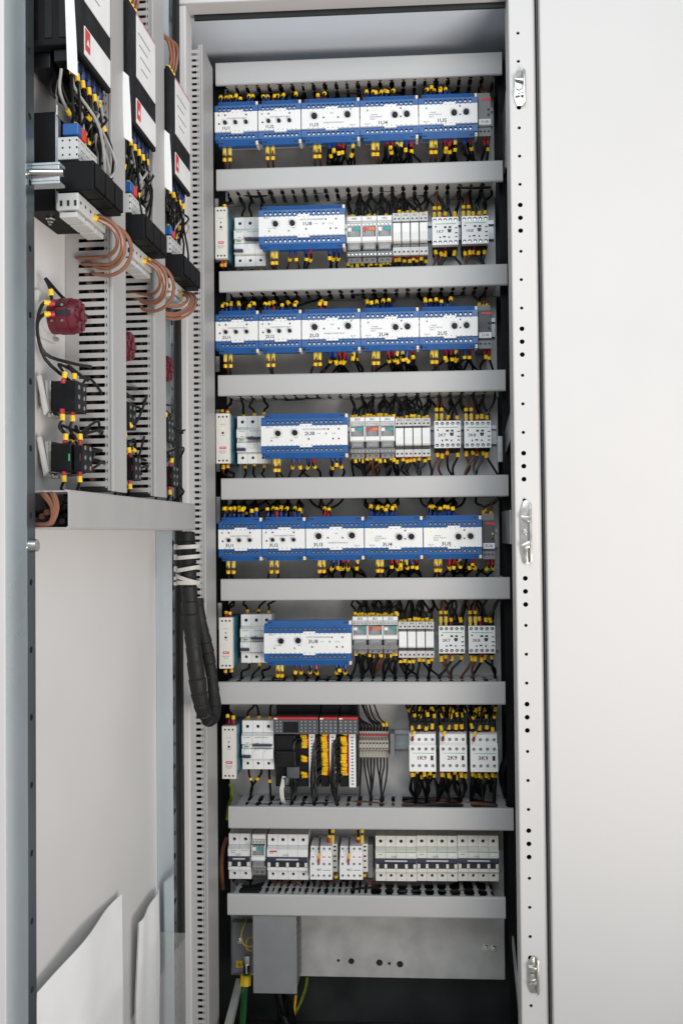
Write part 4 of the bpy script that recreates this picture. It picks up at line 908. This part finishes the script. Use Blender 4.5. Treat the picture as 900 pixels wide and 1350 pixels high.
o.location = ((X0+X1)/2, 0, Z0); tag(o, "black cables running down out of the short dark duct", "cables", kind="stuff")
# earthing plate with lug, label and cables
e0, e1 = at(306, 1216, -.02), at(336, 1283, -.02)
t = thing("earth_terminal", "dark earthing plate with yellow earth sign beside the short dark duct", "earth terminal", ((e0.x+e1.x)/2, -.02, e1.z)); ew, eh = e1.x-e0.x, e0.z-e1.z
part(t, "plate", "duct_dark", lambda b: b.box(-ew/2, ew/2, 0, .016, 0, eh), bevel=.001)
part(t, "sign", "yellow", lambda b: b.box(-.006, .006, -.0006, .0004, -.006, .006), loc=(at(316, 1271, -.02).x-t.location.x, -.0005, at(316, 1271, -.02).z-e1.z))
def earth(b):
    b.box(-.0005, .0005, -.0011, -.0007, 0, .0035)
    for k, ww in enumerate((.0032, .0021, .001)): b.box(-ww, ww, -.0011, -.0007, -.0004-k*.0013, .0003-k*.0013)
    n = 20
    for k in range(n):
        a0, a1 = 2*math.pi*k/n, 2*math.pi*(k+1)/n
        b.add([(r*math.cos(q), -.0009, r*math.sin(q)) for r, q in ((.0043,a0),(.0043,a1),(.0048,a1),(.0048,a0))], [(0,1,2,3)])
part(t, "earth_symbol", "black_print_shade", earth, loc=(at(316, 1271, -.02).x-t.location.x, -.0005, at(316, 1271, -.02).z-e1.z))
part(t, "bolt", "chrome", lambda b: bolt(b, .004), loc=(at(316, 1240, -.02).x-t.location.x, -.0002, at(316, 1240, -.02).z-e1.z))
lug = at(325, 1272, -.03)
wire([at(324, 1283, -.032), at(323, 1298, -.034), at(321, 1325, -.036), at(319, 1362, -.04), at(318, 1400, -.04)], .0065, "wire_green", "thick green earth cable with yellow sleeve hanging from a metal lug", None, None, marker=(.003, .018), name="earth_cable", cat="cable")
o = part(None, "cable_lug", "chrome", lambda b: (b.cyl((0,0,0), (0,-.001,-.018), .0052, .0058, n=14), b.box(-.006, .006, -.002, .001, -.001, .016)), bevel=.0008, smooth=True); o.location = lug
tag(o, "shiny metal cable lug above the green earth cable", "cable lug")
wire([at(325, 1212, -.03), at(318, 1232, -.045), at(322, 1246, -.05), at(336, 1247, -.04), at(340, 1240, -.02)], .0011, "yellow", "thin yellow wire looping beside the short dark duct, upper loop", None, None, marker=None, name="yellow_wire", cat="wire")
wire([at(338, 1236, -.02), at(326, 1238, -.04), at(325, 1250, -.045), at(332, 1254, -.04), at(342, 1254, -.02)], .0011, "yellow", "thin yellow wire looping beside the short dark duct, lower loop", None, None, marker=None, name="yellow_wire", cat="wire")
wire([at(405, 1288, .01), at(402, 1305, .012), at(392, 1330, .0), at(375, 1360, -.03)], .003, "wire_yellow_green", "green and yellow cable curving down below the mounting plate", None, None, marker=None, name="earth_cable", cat="cable")
wire([at(390, 1312, -.03), at(388, 1330, -.03), at(385, 1362, -.03)], .0022, "yellow", "yellow cable hanging straight below the short dark duct", None, None, marker=None, name="yellow_wire", cat="wire")
wire([at(303, 1033, -.06), at(306, 1048, -.062), at(301, 1062, -.05), at(299, 1080, -.03)], .0028, "wire_yellow_green", "green and yellow earth wire below the lowest power supply", None, None, marker=None, name="earth_wire", cat="wire")
wire([at(299, 1104, -.03), at(294, 1120, -.04), at(292, 1145, -.045), at(294, 1172, -.03)], .004, "wire_copper", "beige brown cable bulging beside the two-pole breaker", None, None, marker=None, name="beige_cable", cat="cable")
# white marker cards standing behind the left ends of the rows
for k, (px, y0, y1, lab) in enumerate(((286, 262, 346, "second"), (287.5, 540, 622, "fourth"), (288, 655, 690, "fifth"), (290, 795, 830, "sixth"), (287, 470, 490, "third"))):
    a, b_ = at(px-2.5, y0, -.02), at(px+2.5, y1, -.02)
    o = part(None, "marker_strip", "white", lambda b: b.box(-(b_.x-a.x)/2, (b_.x-a.x)/2, -.001, .001, 0, a.z-b_.z)); o.location = ((a.x+b_.x)/2, -.02, b_.z)
    tag(o, "narrow white strip at the hinge-side end of the %s row" % lab, "marker strip", "narrow white strips at the row ends")

# ------------------------------------------------------------------ the opened door and what it carries
door = bpy.data.objects.new("door", None); COL.objects.link(door); door.parent = cab; door.location = HINGE-Vector((-0.08, 0, 0)); door.rotation_euler = (0, 0, RZD); door.empty_display_size = 0.02
door["label"] = "opened door with zinc rails, seen from inside"
DW = 0.65
part(door, "door_leaf", "paint", lambda b: b.box(-DW, 0.012, 0.0, 0.003, 0.12, 1.97))
part(door, "door_edge", "paint", lambda b: b.box(-DW, -DW+.003, -.022, -.0005, 0.12, 1.97), bevel=.0008)
part(door, "door_edge", "paint", lambda b: b.box(0.009, 0.012, -.022, -.0005, 0.12, 1.97), bevel=.0008)
def rail(s0, s1, nm):
    hs = [(-(s0+s1)/2, .16+.0702*i, .0036) for i in range(25)]
    part(door, "rail_dark_face", "zinc_rail_dark_reflection", lambda b: b.holes(-s1+.0012, -s0, .126, 1.959, -.0262, hs, .006, axis='z', n=12, cap=False))
    part(door, nm, "zinc_rail", lambda b: (b.box(-s1, -s1+.0012, -.0264, -.0005, .125, 1.96), b.box(-s0-.0012, -s0, -.0258, -.0005, .125, 1.96)))
    part(door, "rail_dark_fill", "rubber", lambda b: b.box(-s1+.002, -s0-.002, -.016, -.001, .13, 1.955))  # black filler standing in for the shade inside the hollow rail
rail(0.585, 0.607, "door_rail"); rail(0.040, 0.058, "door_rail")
part(door, "door_seal", "rubber", lambda b: b.box(-.030, .006, -.018, -.0005, .13, 1.96), bevel=.004)
part(door, "hinge_strip", "zinc_rail", lambda b: b.box(-.0385, -.033, -.024, -.0005, .13, 1.96), bevel=.0006)
kz = 1.041
part(door, "catch_bolt", "chrome", lambda b: (b.cyl((-.598,-.0262,kz), (-.598,-.034,kz), .0075, .0065, n=18), b.cyl((-.598,-.034,kz), (-.598,-.0345,kz), .003, n=6)), smooth=True)
# ducts on the door
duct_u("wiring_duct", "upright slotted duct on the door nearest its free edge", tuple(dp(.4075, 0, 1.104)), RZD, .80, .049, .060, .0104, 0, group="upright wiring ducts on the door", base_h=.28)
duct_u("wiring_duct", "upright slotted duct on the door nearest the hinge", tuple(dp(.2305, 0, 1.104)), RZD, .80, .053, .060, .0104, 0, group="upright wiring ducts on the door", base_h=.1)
hd = thing("wiring_duct", "horizontal grey duct with open end across the middle of the door", "wiring duct", tuple(dp(.3075, 0, 1.0575)), RZD); HL = .532
part(hd, "cover", "duct_vertical_shaded", lambda b: b.prism_x([(-.060,.003),(-.0588,.0008),(-.054,0),(-.054,.002),(-.0575,.0035),(-.0575,.0395),(-.054,.041),(-.054,.043),(-.0588,.0422),(-.060,.040)], -HL/2, HL/2))
part(hd, "base", "duct_vertical_shaded", lambda b: (b.box(-HL/2, HL/2, -.002, -.0005, .001, .042), b.box(-HL/2, HL/2, -.0538, -.0022, .001, .0025)))
n = int(HL/.0104)
for k in range(n): part(hd, "finger", "duct_vertical_shaded", lambda b: b.box(-.0036, .0036, -.0538, -.0022, -.0008, .0008), key="hdf", loc=(-HL/2+.0104*(k+.5)+.002, 0, .0412))
o = part(None, "bundled_wires", ["wire_black", "wire_copper"], lambda b: [(setattr(b, 'mi', 1 if k in (1, 5) else 0), b.tube(spline([(-HL/2+.012+rnd(0,.01), rnd(-.048,-.01), rnd(.008,.034)), (-HL/4, rnd(-.045,-.012), rnd(.01,.032)), (0, rnd(-.045,-.012), rnd(.01,.032)), (HL/2-.02, rnd(-.045,-.012), rnd(.01,.032))], 5), .0035, 7)) for k in range(12)], smooth=True)
o.location = dp(.3075, 0, 1.0575); o.rotation_euler = (0, 0, RZD); tag(o, "dark wires lying inside the horizontal duct on the door", "wires", kind="stuff")
for k in range(2):
    wire([dp(.565, .012+.01*k, 1.062), dp(.569, .036, 1.064), dp(.571, .040+.004*k, 1.081), dp(.568, .028+.01*k, 1.096), dp(.54, .02, 1.09)], .0034, "wire_copper", "copper brown cable curling in the open end of the door duct", "copper brown cables curling in the open duct end", None, marker=None, name="copper_brown_cable", cat="cable")

CN = ["column nearest the free edge", "middle column", "column nearest the hinge"]
def dthing(name, label, cat, s, z, group=None): return thing(name, label, cat, tuple(dp(s, 0, z)), RZD, group)
def tri(b, cx, cz, r, y):
    b.add([(cx+r*math.sin(k*2.0944), y, cz+r*math.cos(k*2.0944)) for k in range(3)], [(0,1,2)])
for c in range(3):
    ds = -0.186*c
    zb = 1.576
    # black controller with white labels
    t = dthing("generator_controller", "black controller with white labels on the door, %s" % CN[c], "controller", .515+ds, zb, "black controllers on the door")
    part(t, "body", "black_soft", lambda b: (b.box(-.058, .058, -.066, -.003, .004, .15), b.box(-.060, .060, -.0665, -.0605, .001, .153)), key="ctl", bevel=.002)
    part(t, "ribs", "black", lambda b: [b.box(-.0592, -.0582, -.058+k*.016, -.050+k*.016, .012, .148) for k in range(4)], key="ctl")
    part(t, "label", "white", lambda b: b.box(-.028, .0545, -.0677, -.0667, .066, .147), key="ctl", bevel=.0003)
    part(t, "label", "white", lambda b: b.box(-.030, .0555, -.0677, -.0667, .006, .038), key="ctl2", bevel=.0003)
    part(t, "warning_field", "red", lambda b: b.box(-.029, -.014, -.0682, -.0676, .012, .036), key="ctl")
    part(t, "warning_sign", "white", lambda b: tri(b, -.0215, .0215, .0055, -.0685), key="ctl")
    part(t, "label_edge", "faded_red", lambda b: b.box(-.030, .0555, -.0681, -.0676, .1465, .1485), key="ctl")
    for k, s in enumerate(("GENSET CONTROLLER", "TYPE 1", "24 V DC", "S/N 10 20 30")): 
        if k in (1, 2): pass
        part(t, "printed_line", "grey_print", lambda b: b.box(-.022+.004*k, .030-.012*(k % 2), -.0681, -.0678, .126-k*.014, .1270-k*.014), key="ctlp%d" % k)
    for k in range(6): part(t, "wire_socket", "ferrule_blue", lambda b: b.cyl((0,0,0), (0,-.0005,-.014), .0022, .0019, n=8), key="wsock", loc=(-.050+.018*k, -.058, .004))
    part(t, "plug_row", "black", lambda b: (b.box(-.05, .052, -.060, -.040, -.010, .0035), b.box(-.045, .045, -.034, -.012, -.014, .0035)), key="ctl", bevel=.001)
    # paper slip hanging at its near edge
    def slip(b):
        n = 8; vs = []
        for k in range(n+1):
            u = k/n; vs += [(-.0606-.004*math.sin(u*2.0)+.006*u*u, -.057-.002*math.sin(u*2.2), .062-.085*u), (-.0612-.004*math.sin(u*2.2)+.008*u*u, -.0675-.003*math.sin(u*2.4), .052-.083*u)]
        b.add(vs, [(2*k, 2*k+1, 2*k+3, 2*k+2) for k in range(n)])
    o = part(None, "paper_slip", "paper", slip, key="slip", smooth=True); o.location = dp(.515+ds, 0, zb); o.rotation_euler = (0, 0, RZD)
    tag(o, "white paper slip hanging beside the controller, %s" % CN[c], "paper slip", "paper slips beside the controllers")
    wl = "black wire with yellow marker under the controller, %s" % CN[c]
    for k in range(6):
        s = .565+ds-.018*k
        e = dp(.435+ds+rnd(-.004,.004), .025+rnd(0,.02), zb-.06-.008*k)
        wire([dp(s, .0585, zb-.008), dp(s-.001, .060, zb-.026), dp(s-.012-.002*k, .050+rnd(0,.012), zb-.052-rnd(0,.02)), dp(s*.4+(.45+ds)*.6, .035, zb-.07-.006*k), e], .0017, "wire_black", wl, "wires under the controllers", 'b' if k else None, .008, (.0085, .008))
    for k in range(20):                            # slack black wires crowding the space under the controller
        s1, s2 = .565+ds-rnd(0, .09), .437+ds
        h1 = rnd(.03, .062); z1 = zb-rnd(.0, .02); z2 = rnd(1.44, 1.545)
        wire([dp(s1, h1, z1), dp(s1-.004, h1+rnd(-.006,.006), z1-.025), dp(s1*.6+s2*.4+rnd(-.02,.02), h1+rnd(-.012,.014), (z1+z2)/2-rnd(0,.03)), dp(s1*.3+s2*.7+rnd(-.01,.01), h1*.7+rnd(0,.02), z2-rnd(0,.025)), dp(s2, rnd(.02,.048), z2)], .0017, random.choice(("wire_black", "wire_black", "wire_black", "wire_grey")), "", None, None, marker=(rnd(.03,.06), .007) if k % 3 == 0 else None, bulk=True)
    # black bracket with terminals
    t = dthing("terminal_bracket", "black sheet bracket carrying terminals on the door, %s" % CN[c], "bracket", .5015+ds, 1.41, "black terminal brackets on the door")
    part(t, "sheet", "black_soft", lambda b: b.box(-.0435, .0435, -.036, -.001, 0, .110), key="brk", bevel=.0008)
    part(t, "edge_strip", "zinc_bits", lambda b: (b.box(-.0445, -.0437, -.037, -.034, .001, .109), b.box(-.0445, -.036, -.0372, -.0362, .001, .109)), key="brk")
    part(t, "bolt", "chrome", lambda b: bolt(b, .0035), key="brkb", loc=(-.02, -.018, -.0004), rot=(math.pi/2, 0, 0))
    for zr in (.102, .006): part(t, "rail_end", "zinc_bits", lambda b: b.box(-.052, .04, -.0395, -.0375, 0, .012), key="brk", bevel=.0005, loc=(0, 0, zr))
    for k in range(4):
        q = dthing("terminal_block", "%s small pale upper terminal block counted from the free edge, %s" % (("first", "second", "third", "fourth", "fifth")[k], CN[c]), "terminal block", .540+ds-.016*k, 1.464, "pale terminal blocks on the brackets")
        part(q, "body", "light_grey", lambda b: b.box(-.0076, .0076, -.060, -.037, .001, .026), key="dtb", bevel=.0008)
        part(q, "clamp_hole", "black_print_shade", lambda b: [b.cyl((x, -.060, z), (x, -.0602, z), .0009, n=8) for x in (-.004, .004) for z in (.006, .014, .022)]+[b.box(-.0079, -.0076, -.060+.008*j, -.0582+.008*j, .005+.008*m_, .007+.008*m_) for j in range(3) for m_ in range(3)], key="dtb")
        if k < 2: part(q, "wire_clamp", "blue" if k == 0 else "red", lambda b: b.box(-.0055, .0055, -.060, -.042, .0292, .042), key="dtc%d" % k, bevel=.001)
    for k in range(3):
        q = dthing("current_plug", "%s black connector housing counted from the free edge, %s" % (("first", "second", "third")[k], CN[c]), "connector", .538+ds-.032*k, 1.428, "black connector housings on the brackets")
        part(q, "body", "black_soft", lambda b: (b.box(-.0148, .0148, -.080, -.037, 0, .033), b.box(-.0135, .0135, -.083, -.0802, .003, .030)), key="plg", bevel=.0018)
    for k in range(3):
        q = dthing("terminal_block", "%s pale lower terminal block counted from the free edge, %s" % (("first", "second", "third")[k], CN[c]), "terminal block", .537+ds-.030*k, 1.402, "pale lower terminal blocks on the brackets")
        part(q, "body", "light_grey", lambda b: (b.box(-.0145, .0145, -.062, -.037, .006, .0245), b.box(-.013, .013, -.060, -.040, -.002, .0038)), key="ltb", bevel=.001)
        part(q, "clamp_hole", "black_print_shade", lambda b: [b.cyl((x, -.062, .015), (x, -.0624, .015), .0018, n=8) for x in (-.007, .007)]+[b.box(-.0151, -.0145, -.060+.008*j, -.0575+.008*j, .010, .016) for j in range(3)], key="ltb")
    wl = "copper brown wire looping out of the lower terminals, %s" % CN[c]
    for k in range(4):
        s = .500+ds-.010*k+rnd(-.002, .002); rz_ = .018+.0035*k+rnd(-.003,.003); rh = .018+.004*k+rnd(-.003,.003); zc = 1.398-.002*k+rnd(-.003,.003)
        e = .434+ds if c < 2 else .19
        arc = [dp(s+(e+.012-s)*q/6, .060+rh*math.cos(math.radians(75-32*q)), zc+rz_*math.sin(math.radians(75-32*q))) for q in range(7)]
        wire([dp(s+.004, .056, 1.417)]+arc+[dp(e+.002, .018+.006*k, zc-rz_*.55+rnd(-.006,.004)), dp(e-.008, .018+.006*k, zc-rz_*.55)], .0023, "wire_copper", wl, "copper brown wires on the door", 'b' if k in (0, 2) else None, .006, (.005, .006) if k in (0, 2) else None, name="copper_brown_wire")
    wl = "black wire on the upper terminals of the bracket, %s" % CN[c]
    for k in range(4):
        s = .538+ds-.016*k
        wire([dp(s, .050, 1.495), dp(s, .055, 1.512), dp(s-.01, .058+.004*k, 1.535), dp(s-.03, .045, 1.53+.005*k), dp(.437+ds, .03, 1.515-.01*k)], .0016, "wire_black" if k != 2 else "wire_grey", wl, "wires on the bracket terminals", 'r' if k == 1 else None, .006, (.008, .007))
    # maroon selector switch
    zs = 1.302
    t = dthing("selector_switch", "maroon rotary selector switch on the door, %s" % CN[c], "switch", .500+ds, zs, "maroon selector switches on the door")
    part(t, "mounting_plate", "light_grey", lambda b: b.box(-.026, .026, -.006, -.0005, -.026, .026), key="sw", bevel=.001)
    part(t, "neck", "light_grey", lambda b: b.cyl((0,-.0062,0), (0,-.012,0), .0195, .0195, n=24), key="sw", smooth=True)
    def body(b):
        b.cyl((0,-.0122,0), (0,-.022,0), .0200, n=24); b.cyl((0,-.0225,0), (0,-.036,0), .0208, n=24); b.cyl((0,-.0365,0), (0,-.044,0), .0200, .0190, n=24)
        for k in range(6):
            t_ = k*math.pi/3; b.cyl((.0135*math.cos(t_), -.044, .0135*math.sin(t_)), (.0135*math.cos(t_), -.0462, .0135*math.sin(t_)), .0042, n=10)
        b.cyl((0,-.044,0), (0,-.0475,0), .006, n=6)
    part(t, "body", "maroon", body, key="sw", smooth=True)
    part(t, "terminal_slot", "black_print_shade", lambda b: (b.box(-.0212, -.0185, -.040, -.016, -.003, .003), b.box(-.0208, -.017, -.034, -.018, .008, .011)), key="sw")
    part(t, "terminal_screws", "screw", lambda b: [b.cyl((-.0185, y, z), (-.0215, y, z), .0016, n=8) for y in (-.019, -.031) for z in (-.009, .009)], key="sw")
    part(t, "fixing_bolt", "chrome", lambda b: b.cyl((.016,-.0062,-.0225), (.016,-.012,-.0225), .0025, n=10), key="sw")
    wl = "black wire with yellow marker curling round the selector switch, %s" % CN[c]
    for k, (z1, m_) in enumerate(((.010, 1), (-.002, 1), (.012, 0))):
        s = .521+ds; y = .026+.004*k
        if k < 2: pts = [dp(s+.002, .022, zs+z1), dp(s+.010, .012, zs+z1-.003), dp(s+.014, .008, zs-.02), dp(s+.002, .012, zs-.046-.006*k), dp(s-.03, .03, zs-.052-.022*k), dp(.44+ds, .035, zs-.048) if k == 0 else dp(.505+ds, .036, zs-.078)]
        else: pts = [dp(s+.002, .020, zs+.015), dp(s+.003, .018, zs+.028), dp(s+.004, .014, zs+.038), dp(s-.02, .022, zs+.024), dp(s-.06, .03, zs+.014), dp(.437+ds, .032, zs+.012)]
        wire(pts, .0020, "wire_black", wl, "wires round the selector switches", 'r' if k < 2 else None, .006, (.004, .007))
    for k in range(7):
        s1 = .515+ds-rnd(0, .02); z1 = rnd(1.115, 1.24); z2 = z1+rnd(-.03, .03)
        wire([dp(s1, rnd(.02,.04), z1), dp(s1-.01, rnd(.03,.05), z1+rnd(-.02,.02)), dp(.46+ds, rnd(.035,.055), z2+rnd(-.015,.015)), dp(.436+ds, rnd(.03,.05), z2), dp(.425+ds, .04, z2)], .0017, "wire_black", "", None, None, marker=(rnd(.012,.03), .007) if k % 2 else None, bulk=True)
    # push buttons with contact blocks
    for j, zc in enumerate((1.208, 1.139)):
        t = dthing("push_button", "black push button contact block on the door, %s, %s" % (CN[c], ("upper", "lower")[j]), "push button", .500+ds, zc, "push button blocks on the door")
        part(t, "collar", "chrome", lambda b: (b.box(-.019, .018, -.017, -.009, -.017, .019), b.box(-.012, .010, -.0168, -.010, -.023, -.0172), b.cyl((0,-.0005,0), (0,-.0088,0), .015, n=18)), key="pb", bevel=.002, smooth=True)
        part(t, "fixing_lever", "light_grey", lambda b: b.prism_x([(-.003,.022),(-.007,.024),(-.015,-.016),(-.011,-.022)], -.026, -.0195), key="pb", bevel=.001)
        def cb(b):
            if j == 0: b.box(-.016, .016, -.046, -.0172, -.017, .018)
            else: b.box(-.018, .014, -.040, -.0172, -.016, .016); b.box(-.016, .014, -.053, -.042, -.016, .014)
        part(t, "contact_block", "black", cb, key="pb%d" % j, bevel=.0015)
        part(t, "clamp_hole", "mid_grey", lambda b: [b.cyl((x, -.046 if j == 0 else -.053, z), (x, -.0464 if j == 0 else -.0534, z), .0026, n=10) for x in (-.009, .007) for z in (-.011, 0, .011)], key="pb%d" % j)
        if j == 1:
            part(t, "status_mark", "green_print", lambda b: b.box(-.0183, -.0179, -.0385, -.0368, -.004, .004), key="pbm")
            part(t, "status_mark", "maroon", lambda b: b.box(-.0163, -.0159, -.0505, -.049, -.004, .004), key="pbm2")
        wl = "black wire on the %s push button, %s" % (("upper", "lower")[j], CN[c])
        for k in range(2):
            s = .514+ds-.012*k+rnd(-.003,.003); hh = .030+.014*k*(1 if j else .5)
            wire([dp(s, hh, zc+.015), dp(s+rnd(-.003,.003), hh+rnd(-.003,.003), zc+.026), dp(s-.004+rnd(-.004,.004), hh-.006, zc+.037), dp(s-.03, .03, zc+.034), dp(.437+ds, .03, zc+.030)], .0018, "wire_black", wl, "wires on the push buttons", 'r', .005, (.006, .007))
            wire([dp(s+.003, hh, zc-.015), dp(s+.003, hh, zc-.026), dp(s, hh-.004, zc-.036), dp(s-.02, .035, zc-.045) if j == 0 else dp(s-.002, .035, zc-.048), dp(.437+ds, .03, zc-.03) if j == 0 else dp(s-.004, .03, zc-.062)], .0018, "wire_black", wl, "wires on the push buttons", 'r', .005, (.0055, .007))
# small black relay blocks by the hinge, high up
for k, (px, py) in enumerate(((203, 22), (207, 92))):
    s = .155; z = (1.745, 1.668)[k]
    t = dthing("fuse_block", "small black clip-on block high on the door, %s" % ("upper" if k == 0 else "lower"), "fuse block", s, z, "small black blocks high on the door")
    part(t, "body", "black", lambda b: (b.box(-.020, .020, -.036, -.001, -.020, .022), b.box(-.017, .017, -.040, -.0362, -.016, .018)), key="fb", bevel=.0015)
    part(t, "clamp_hole", "mid_grey", lambda b: [b.cyl((x, -.040, z_), (x, -.0404, z_), .002, n=8) for x in (-.009, .009) for z_ in (-.009, .009)], key="fb")
    wire([dp(s+.006, .03, z-.02), dp(s+.006, .032, z-.032), dp(s+.012, .03, z-.042), dp(s+.03, .02, z-.035)], .0016, "wire_black", "black wire with orange-yellow tip below the %s small block high on the door" % ("upper", "lower")[k], None, 'r', .006, (.006, .007))
    wire([dp(s+.006, .03, z+.02), dp(s+.006, .032, z+.034), dp(s+.010, .03, z+.046)], .0016, "wire_black", "black wire with orange-yellow tip above the %s small block high on the door" % ("upper", "lower")[k], None, 'r', .006, (.006, .007))
# copper brown wires above the two farther controllers
for c in (1, 2):
    ds = -.186*c
    for k in range(3):
        wire([dp(.545+ds-.012*k, .055, 1.735), dp(.545+ds-.012*k, .062, 1.752), dp(.56+ds-.01*k, .06+.004*k, 1.775), dp(.60+ds-.01*k, .05, 1.772), dp(.63+ds, .035, 1.762)], .0026, "wire_copper", "copper brown wire above the controller, %s" % CN[c], "copper brown wires above controllers", 'y', .008, None, name="copper_brown_wire")
# zinc catch with rod on the near rail
t = thing("rod_guide", "shiny zinc rod guide on the door rail beside the black bracket", "rod guide", tuple(dp(.578, .026, 1.435)), RZD)
part(t, "clip", "zinc_bits", lambda b: (b.box(-.012, .004, -.030, .004, .0085, .0115), b.box(-.012, .004, -.030, .004, -.0115, -.0085), b.box(-.012, -.009, -.0298, .004, -.0084, .0084)), bevel=.0006)
part(t, "rod", "chrome", lambda b: b.cyl((-.016, .006, 0), (-.010, -.034, 0), .0042, n=14), smooth=True)
# papers in the document pocket
def sheet(b, s0, s1, z0, z1, h0, bow, n=16, thick=.0018):
    vs = []
    for k in range(n+1):
        u = k/n; x = -(s1+(s0-s1)*u); yb_ = h0+bow*math.sin(math.pi*u)+.0022*math.sin(u*9+z1*40)
        for zz_, lean in ((z0, 0), (z0*.4+z1*.6, .002+.002*math.sin(u*7)), (z1, .005+.003*math.sin(u*4+1))):
            vs += [(x, -(yb_+lean), zz_+(.003*math.sin(u*5+z1*9) if zz_ == z1 else 0))]
    m_ = 3; fs = []
    for k in range(n):
        for j in range(m_-1): fs.append((k*m_+j, (k+1)*m_+j, (k+1)*m_+j+1, k*m_+j+1))
    b.add(vs, fs)
    o_ = len(vs); vs2 = [(x, y+thick, z-.001) for x, y, z in vs]
    b.add(vs2, [tuple(reversed(f)) for f in fs])
for k, (s0, s1, z0, z1, h0, bow, lab) in enumerate(((.254, .552, .22, .560, .006, .004, "white paper folder standing in the pocket low on the door"), (.072, .200, .22, .502, .006, .003, "sheaf of white papers standing near the hinge low on the door"))):
    o = part(None, "paper_folder" if k != 1 else "paper_sheaf", "paper", lambda b: sheet(b, s0, s1, z0, z1, h0, bow), smooth=True); o.location = HINGE; o.rotation_euler = (0, 0, RZD); tag(o, lab, "papers")
t = thing("document_pocket", "translucent plastic document pocket low on the door", "document pocket", tuple(dp(.31, 0, .16)), RZD)
part(t, "front", "pocket", lambda b: b.box(-.265, .25, -.050, -.048, 0, .27), bevel=.0008)
part(t, "side", "pocket", lambda b: b.box(-.266, -.264, -.0478, -.001, 0, .27))
part(t, "side", "pocket", lambda b: b.box(.249, .251, -.0478, -.001, 0, .27))

# ------------------------------------------------------------------ cable hose between door and cabinet
hose_pts = [at(246, 703, -.335), at(248, 740, -.345), at(250, 780, -.35), at(253, 830, -.35), at(259, 885, -.345), at(266, 930, -.335), at(275, 950, -.31), at(283, 938, -.29), at(281, 905, -.28), at(275, 865, -.278), at(267, 828, -.28), at(260, 790, -.285)]
sp = spline(hose_pts, 30)
acc = [0]
for i in range(1, len(sp)): acc.append(acc[-1]+(sp[i]-sp[i-1]).length)
BP = .0205
def hr(i):
    f = (acc[i]/BP+.25*math.sin(acc[i]*43)) % 1.0; r = (.0134 if acc[i] < .29 else .0102)+.0009*math.sin(acc[i]*61)
    return r*(1.0-.10*f if f < .95 else .86)
o = part(None, "cable_hose", "hose", lambda b: b.tube([p-sp[0] for p in sp], .017, 14, hr), smooth=True); o.location = sp[0]
tag(o, "thick black spiral-wrapped cable bundle looping from the door into the cabinet", "cable hose")
part(o, "inner_wires", "wire_brown", lambda b: b.tube([p-sp[0] for p in sp], .0142, 8, lambda i: .0113 if acc[i] < .29 else .0085), smooth=True)
for k, (y0, y1) in enumerate(((722, 720), (736, 733), (753, 747), (758, 769), (768, 768))):
    c = (at(231, y0, -.355)+at(263, y1, -.355))/2
    def tie(b):
        P = []; n = 28
        L_ = [(.0190*math.copysign(abs(math.cos(2*math.pi*i/n))**.7, math.cos(2*math.pi*i/n)), .0185*math.sin(2*math.pi*i/n)) for i in range(n)]
        vs = []
        for (x, y) in L_:
            z = (at(231, y0, -.355).z-at(265, y1, -.355).z)*(-x/.042)
            ln = math.hypot(x, y)
            for rr, dz_ in ((1, -.0030), (1, .0030), (.93, .0030), (.93, -.0030)): vs.append((x*rr, y*rr, z+dz_))
        b.add(vs, [(4*i+j, 4*((i+1) % n)+j, 4*((i+1) % n)+(j+1) % 4, 4*i+(j+1) % 4) for i in range(n) for j in range(4)])
        b.box(-.0200, -.0155, -.010, -.004, -.004, .004)
    q = part(None, "cable_tie", "tie", tie); q.location = c+Vector((0, .006, 0))
    tag(q, "white cable tie holding the black cable hose to the door edge, %s from the top" % ["first", "second", "third", "fourth", "fifth"][k], "cable tie", "white cable ties on the hose")

# loose black cables inside the cabinet beside the contactors and above
for k, ps in enumerate(([at(668, 905, -.02), at(676, 935, -.03), at(672, 985, -.03), at(662, 1020, -.02), at(668, 1050, -.01)], [at(663, 960, .02), at(674, 985, .02), at(677, 1020, .02), at(672, 1052, .02)], [at(665, 945, .03), at(672, 962, .03), at(682, 972, .03)])):
    wire(ps, .0075, "wire_black", "thick black cable bending down beside contactor 3K9, %s" % ["outer", "inner", "uppermost"][k], "thick black cables beside the contactors", None, marker=None, name="black_cable", cat="cable")

# ------------------------------------------------------------------ remaining fine wires, one object
SM = ["wire_black", "wire_brown", "yellow", "pale_yellow", "ferrule_red", "ferrule_blue", "wire_copper", "wire_grey", "wire_white", "wire_green", "wire_yellow_green"]
def allw(b):
    for o0, pieces in STUFF:
        for nm, m, fn in pieces:
            b.mi = SM.index(m); k = len(b.v); fn(b)
            for i in range(k, len(b.v)): v = b.v[i]; b.v[i] = (v[0]+o0.x, v[1]+o0.y, v[2]+o0.z)
o = part(None, "thin_wires", SM, allw, smooth=True)
tag(o, "many thin black wires with yellow markers crowding the relay and controller terminals", "wires", kind="stuff")
print("wires", NWK, "stuff wires", len(STUFF), "objects", len(bpy.data.objects))
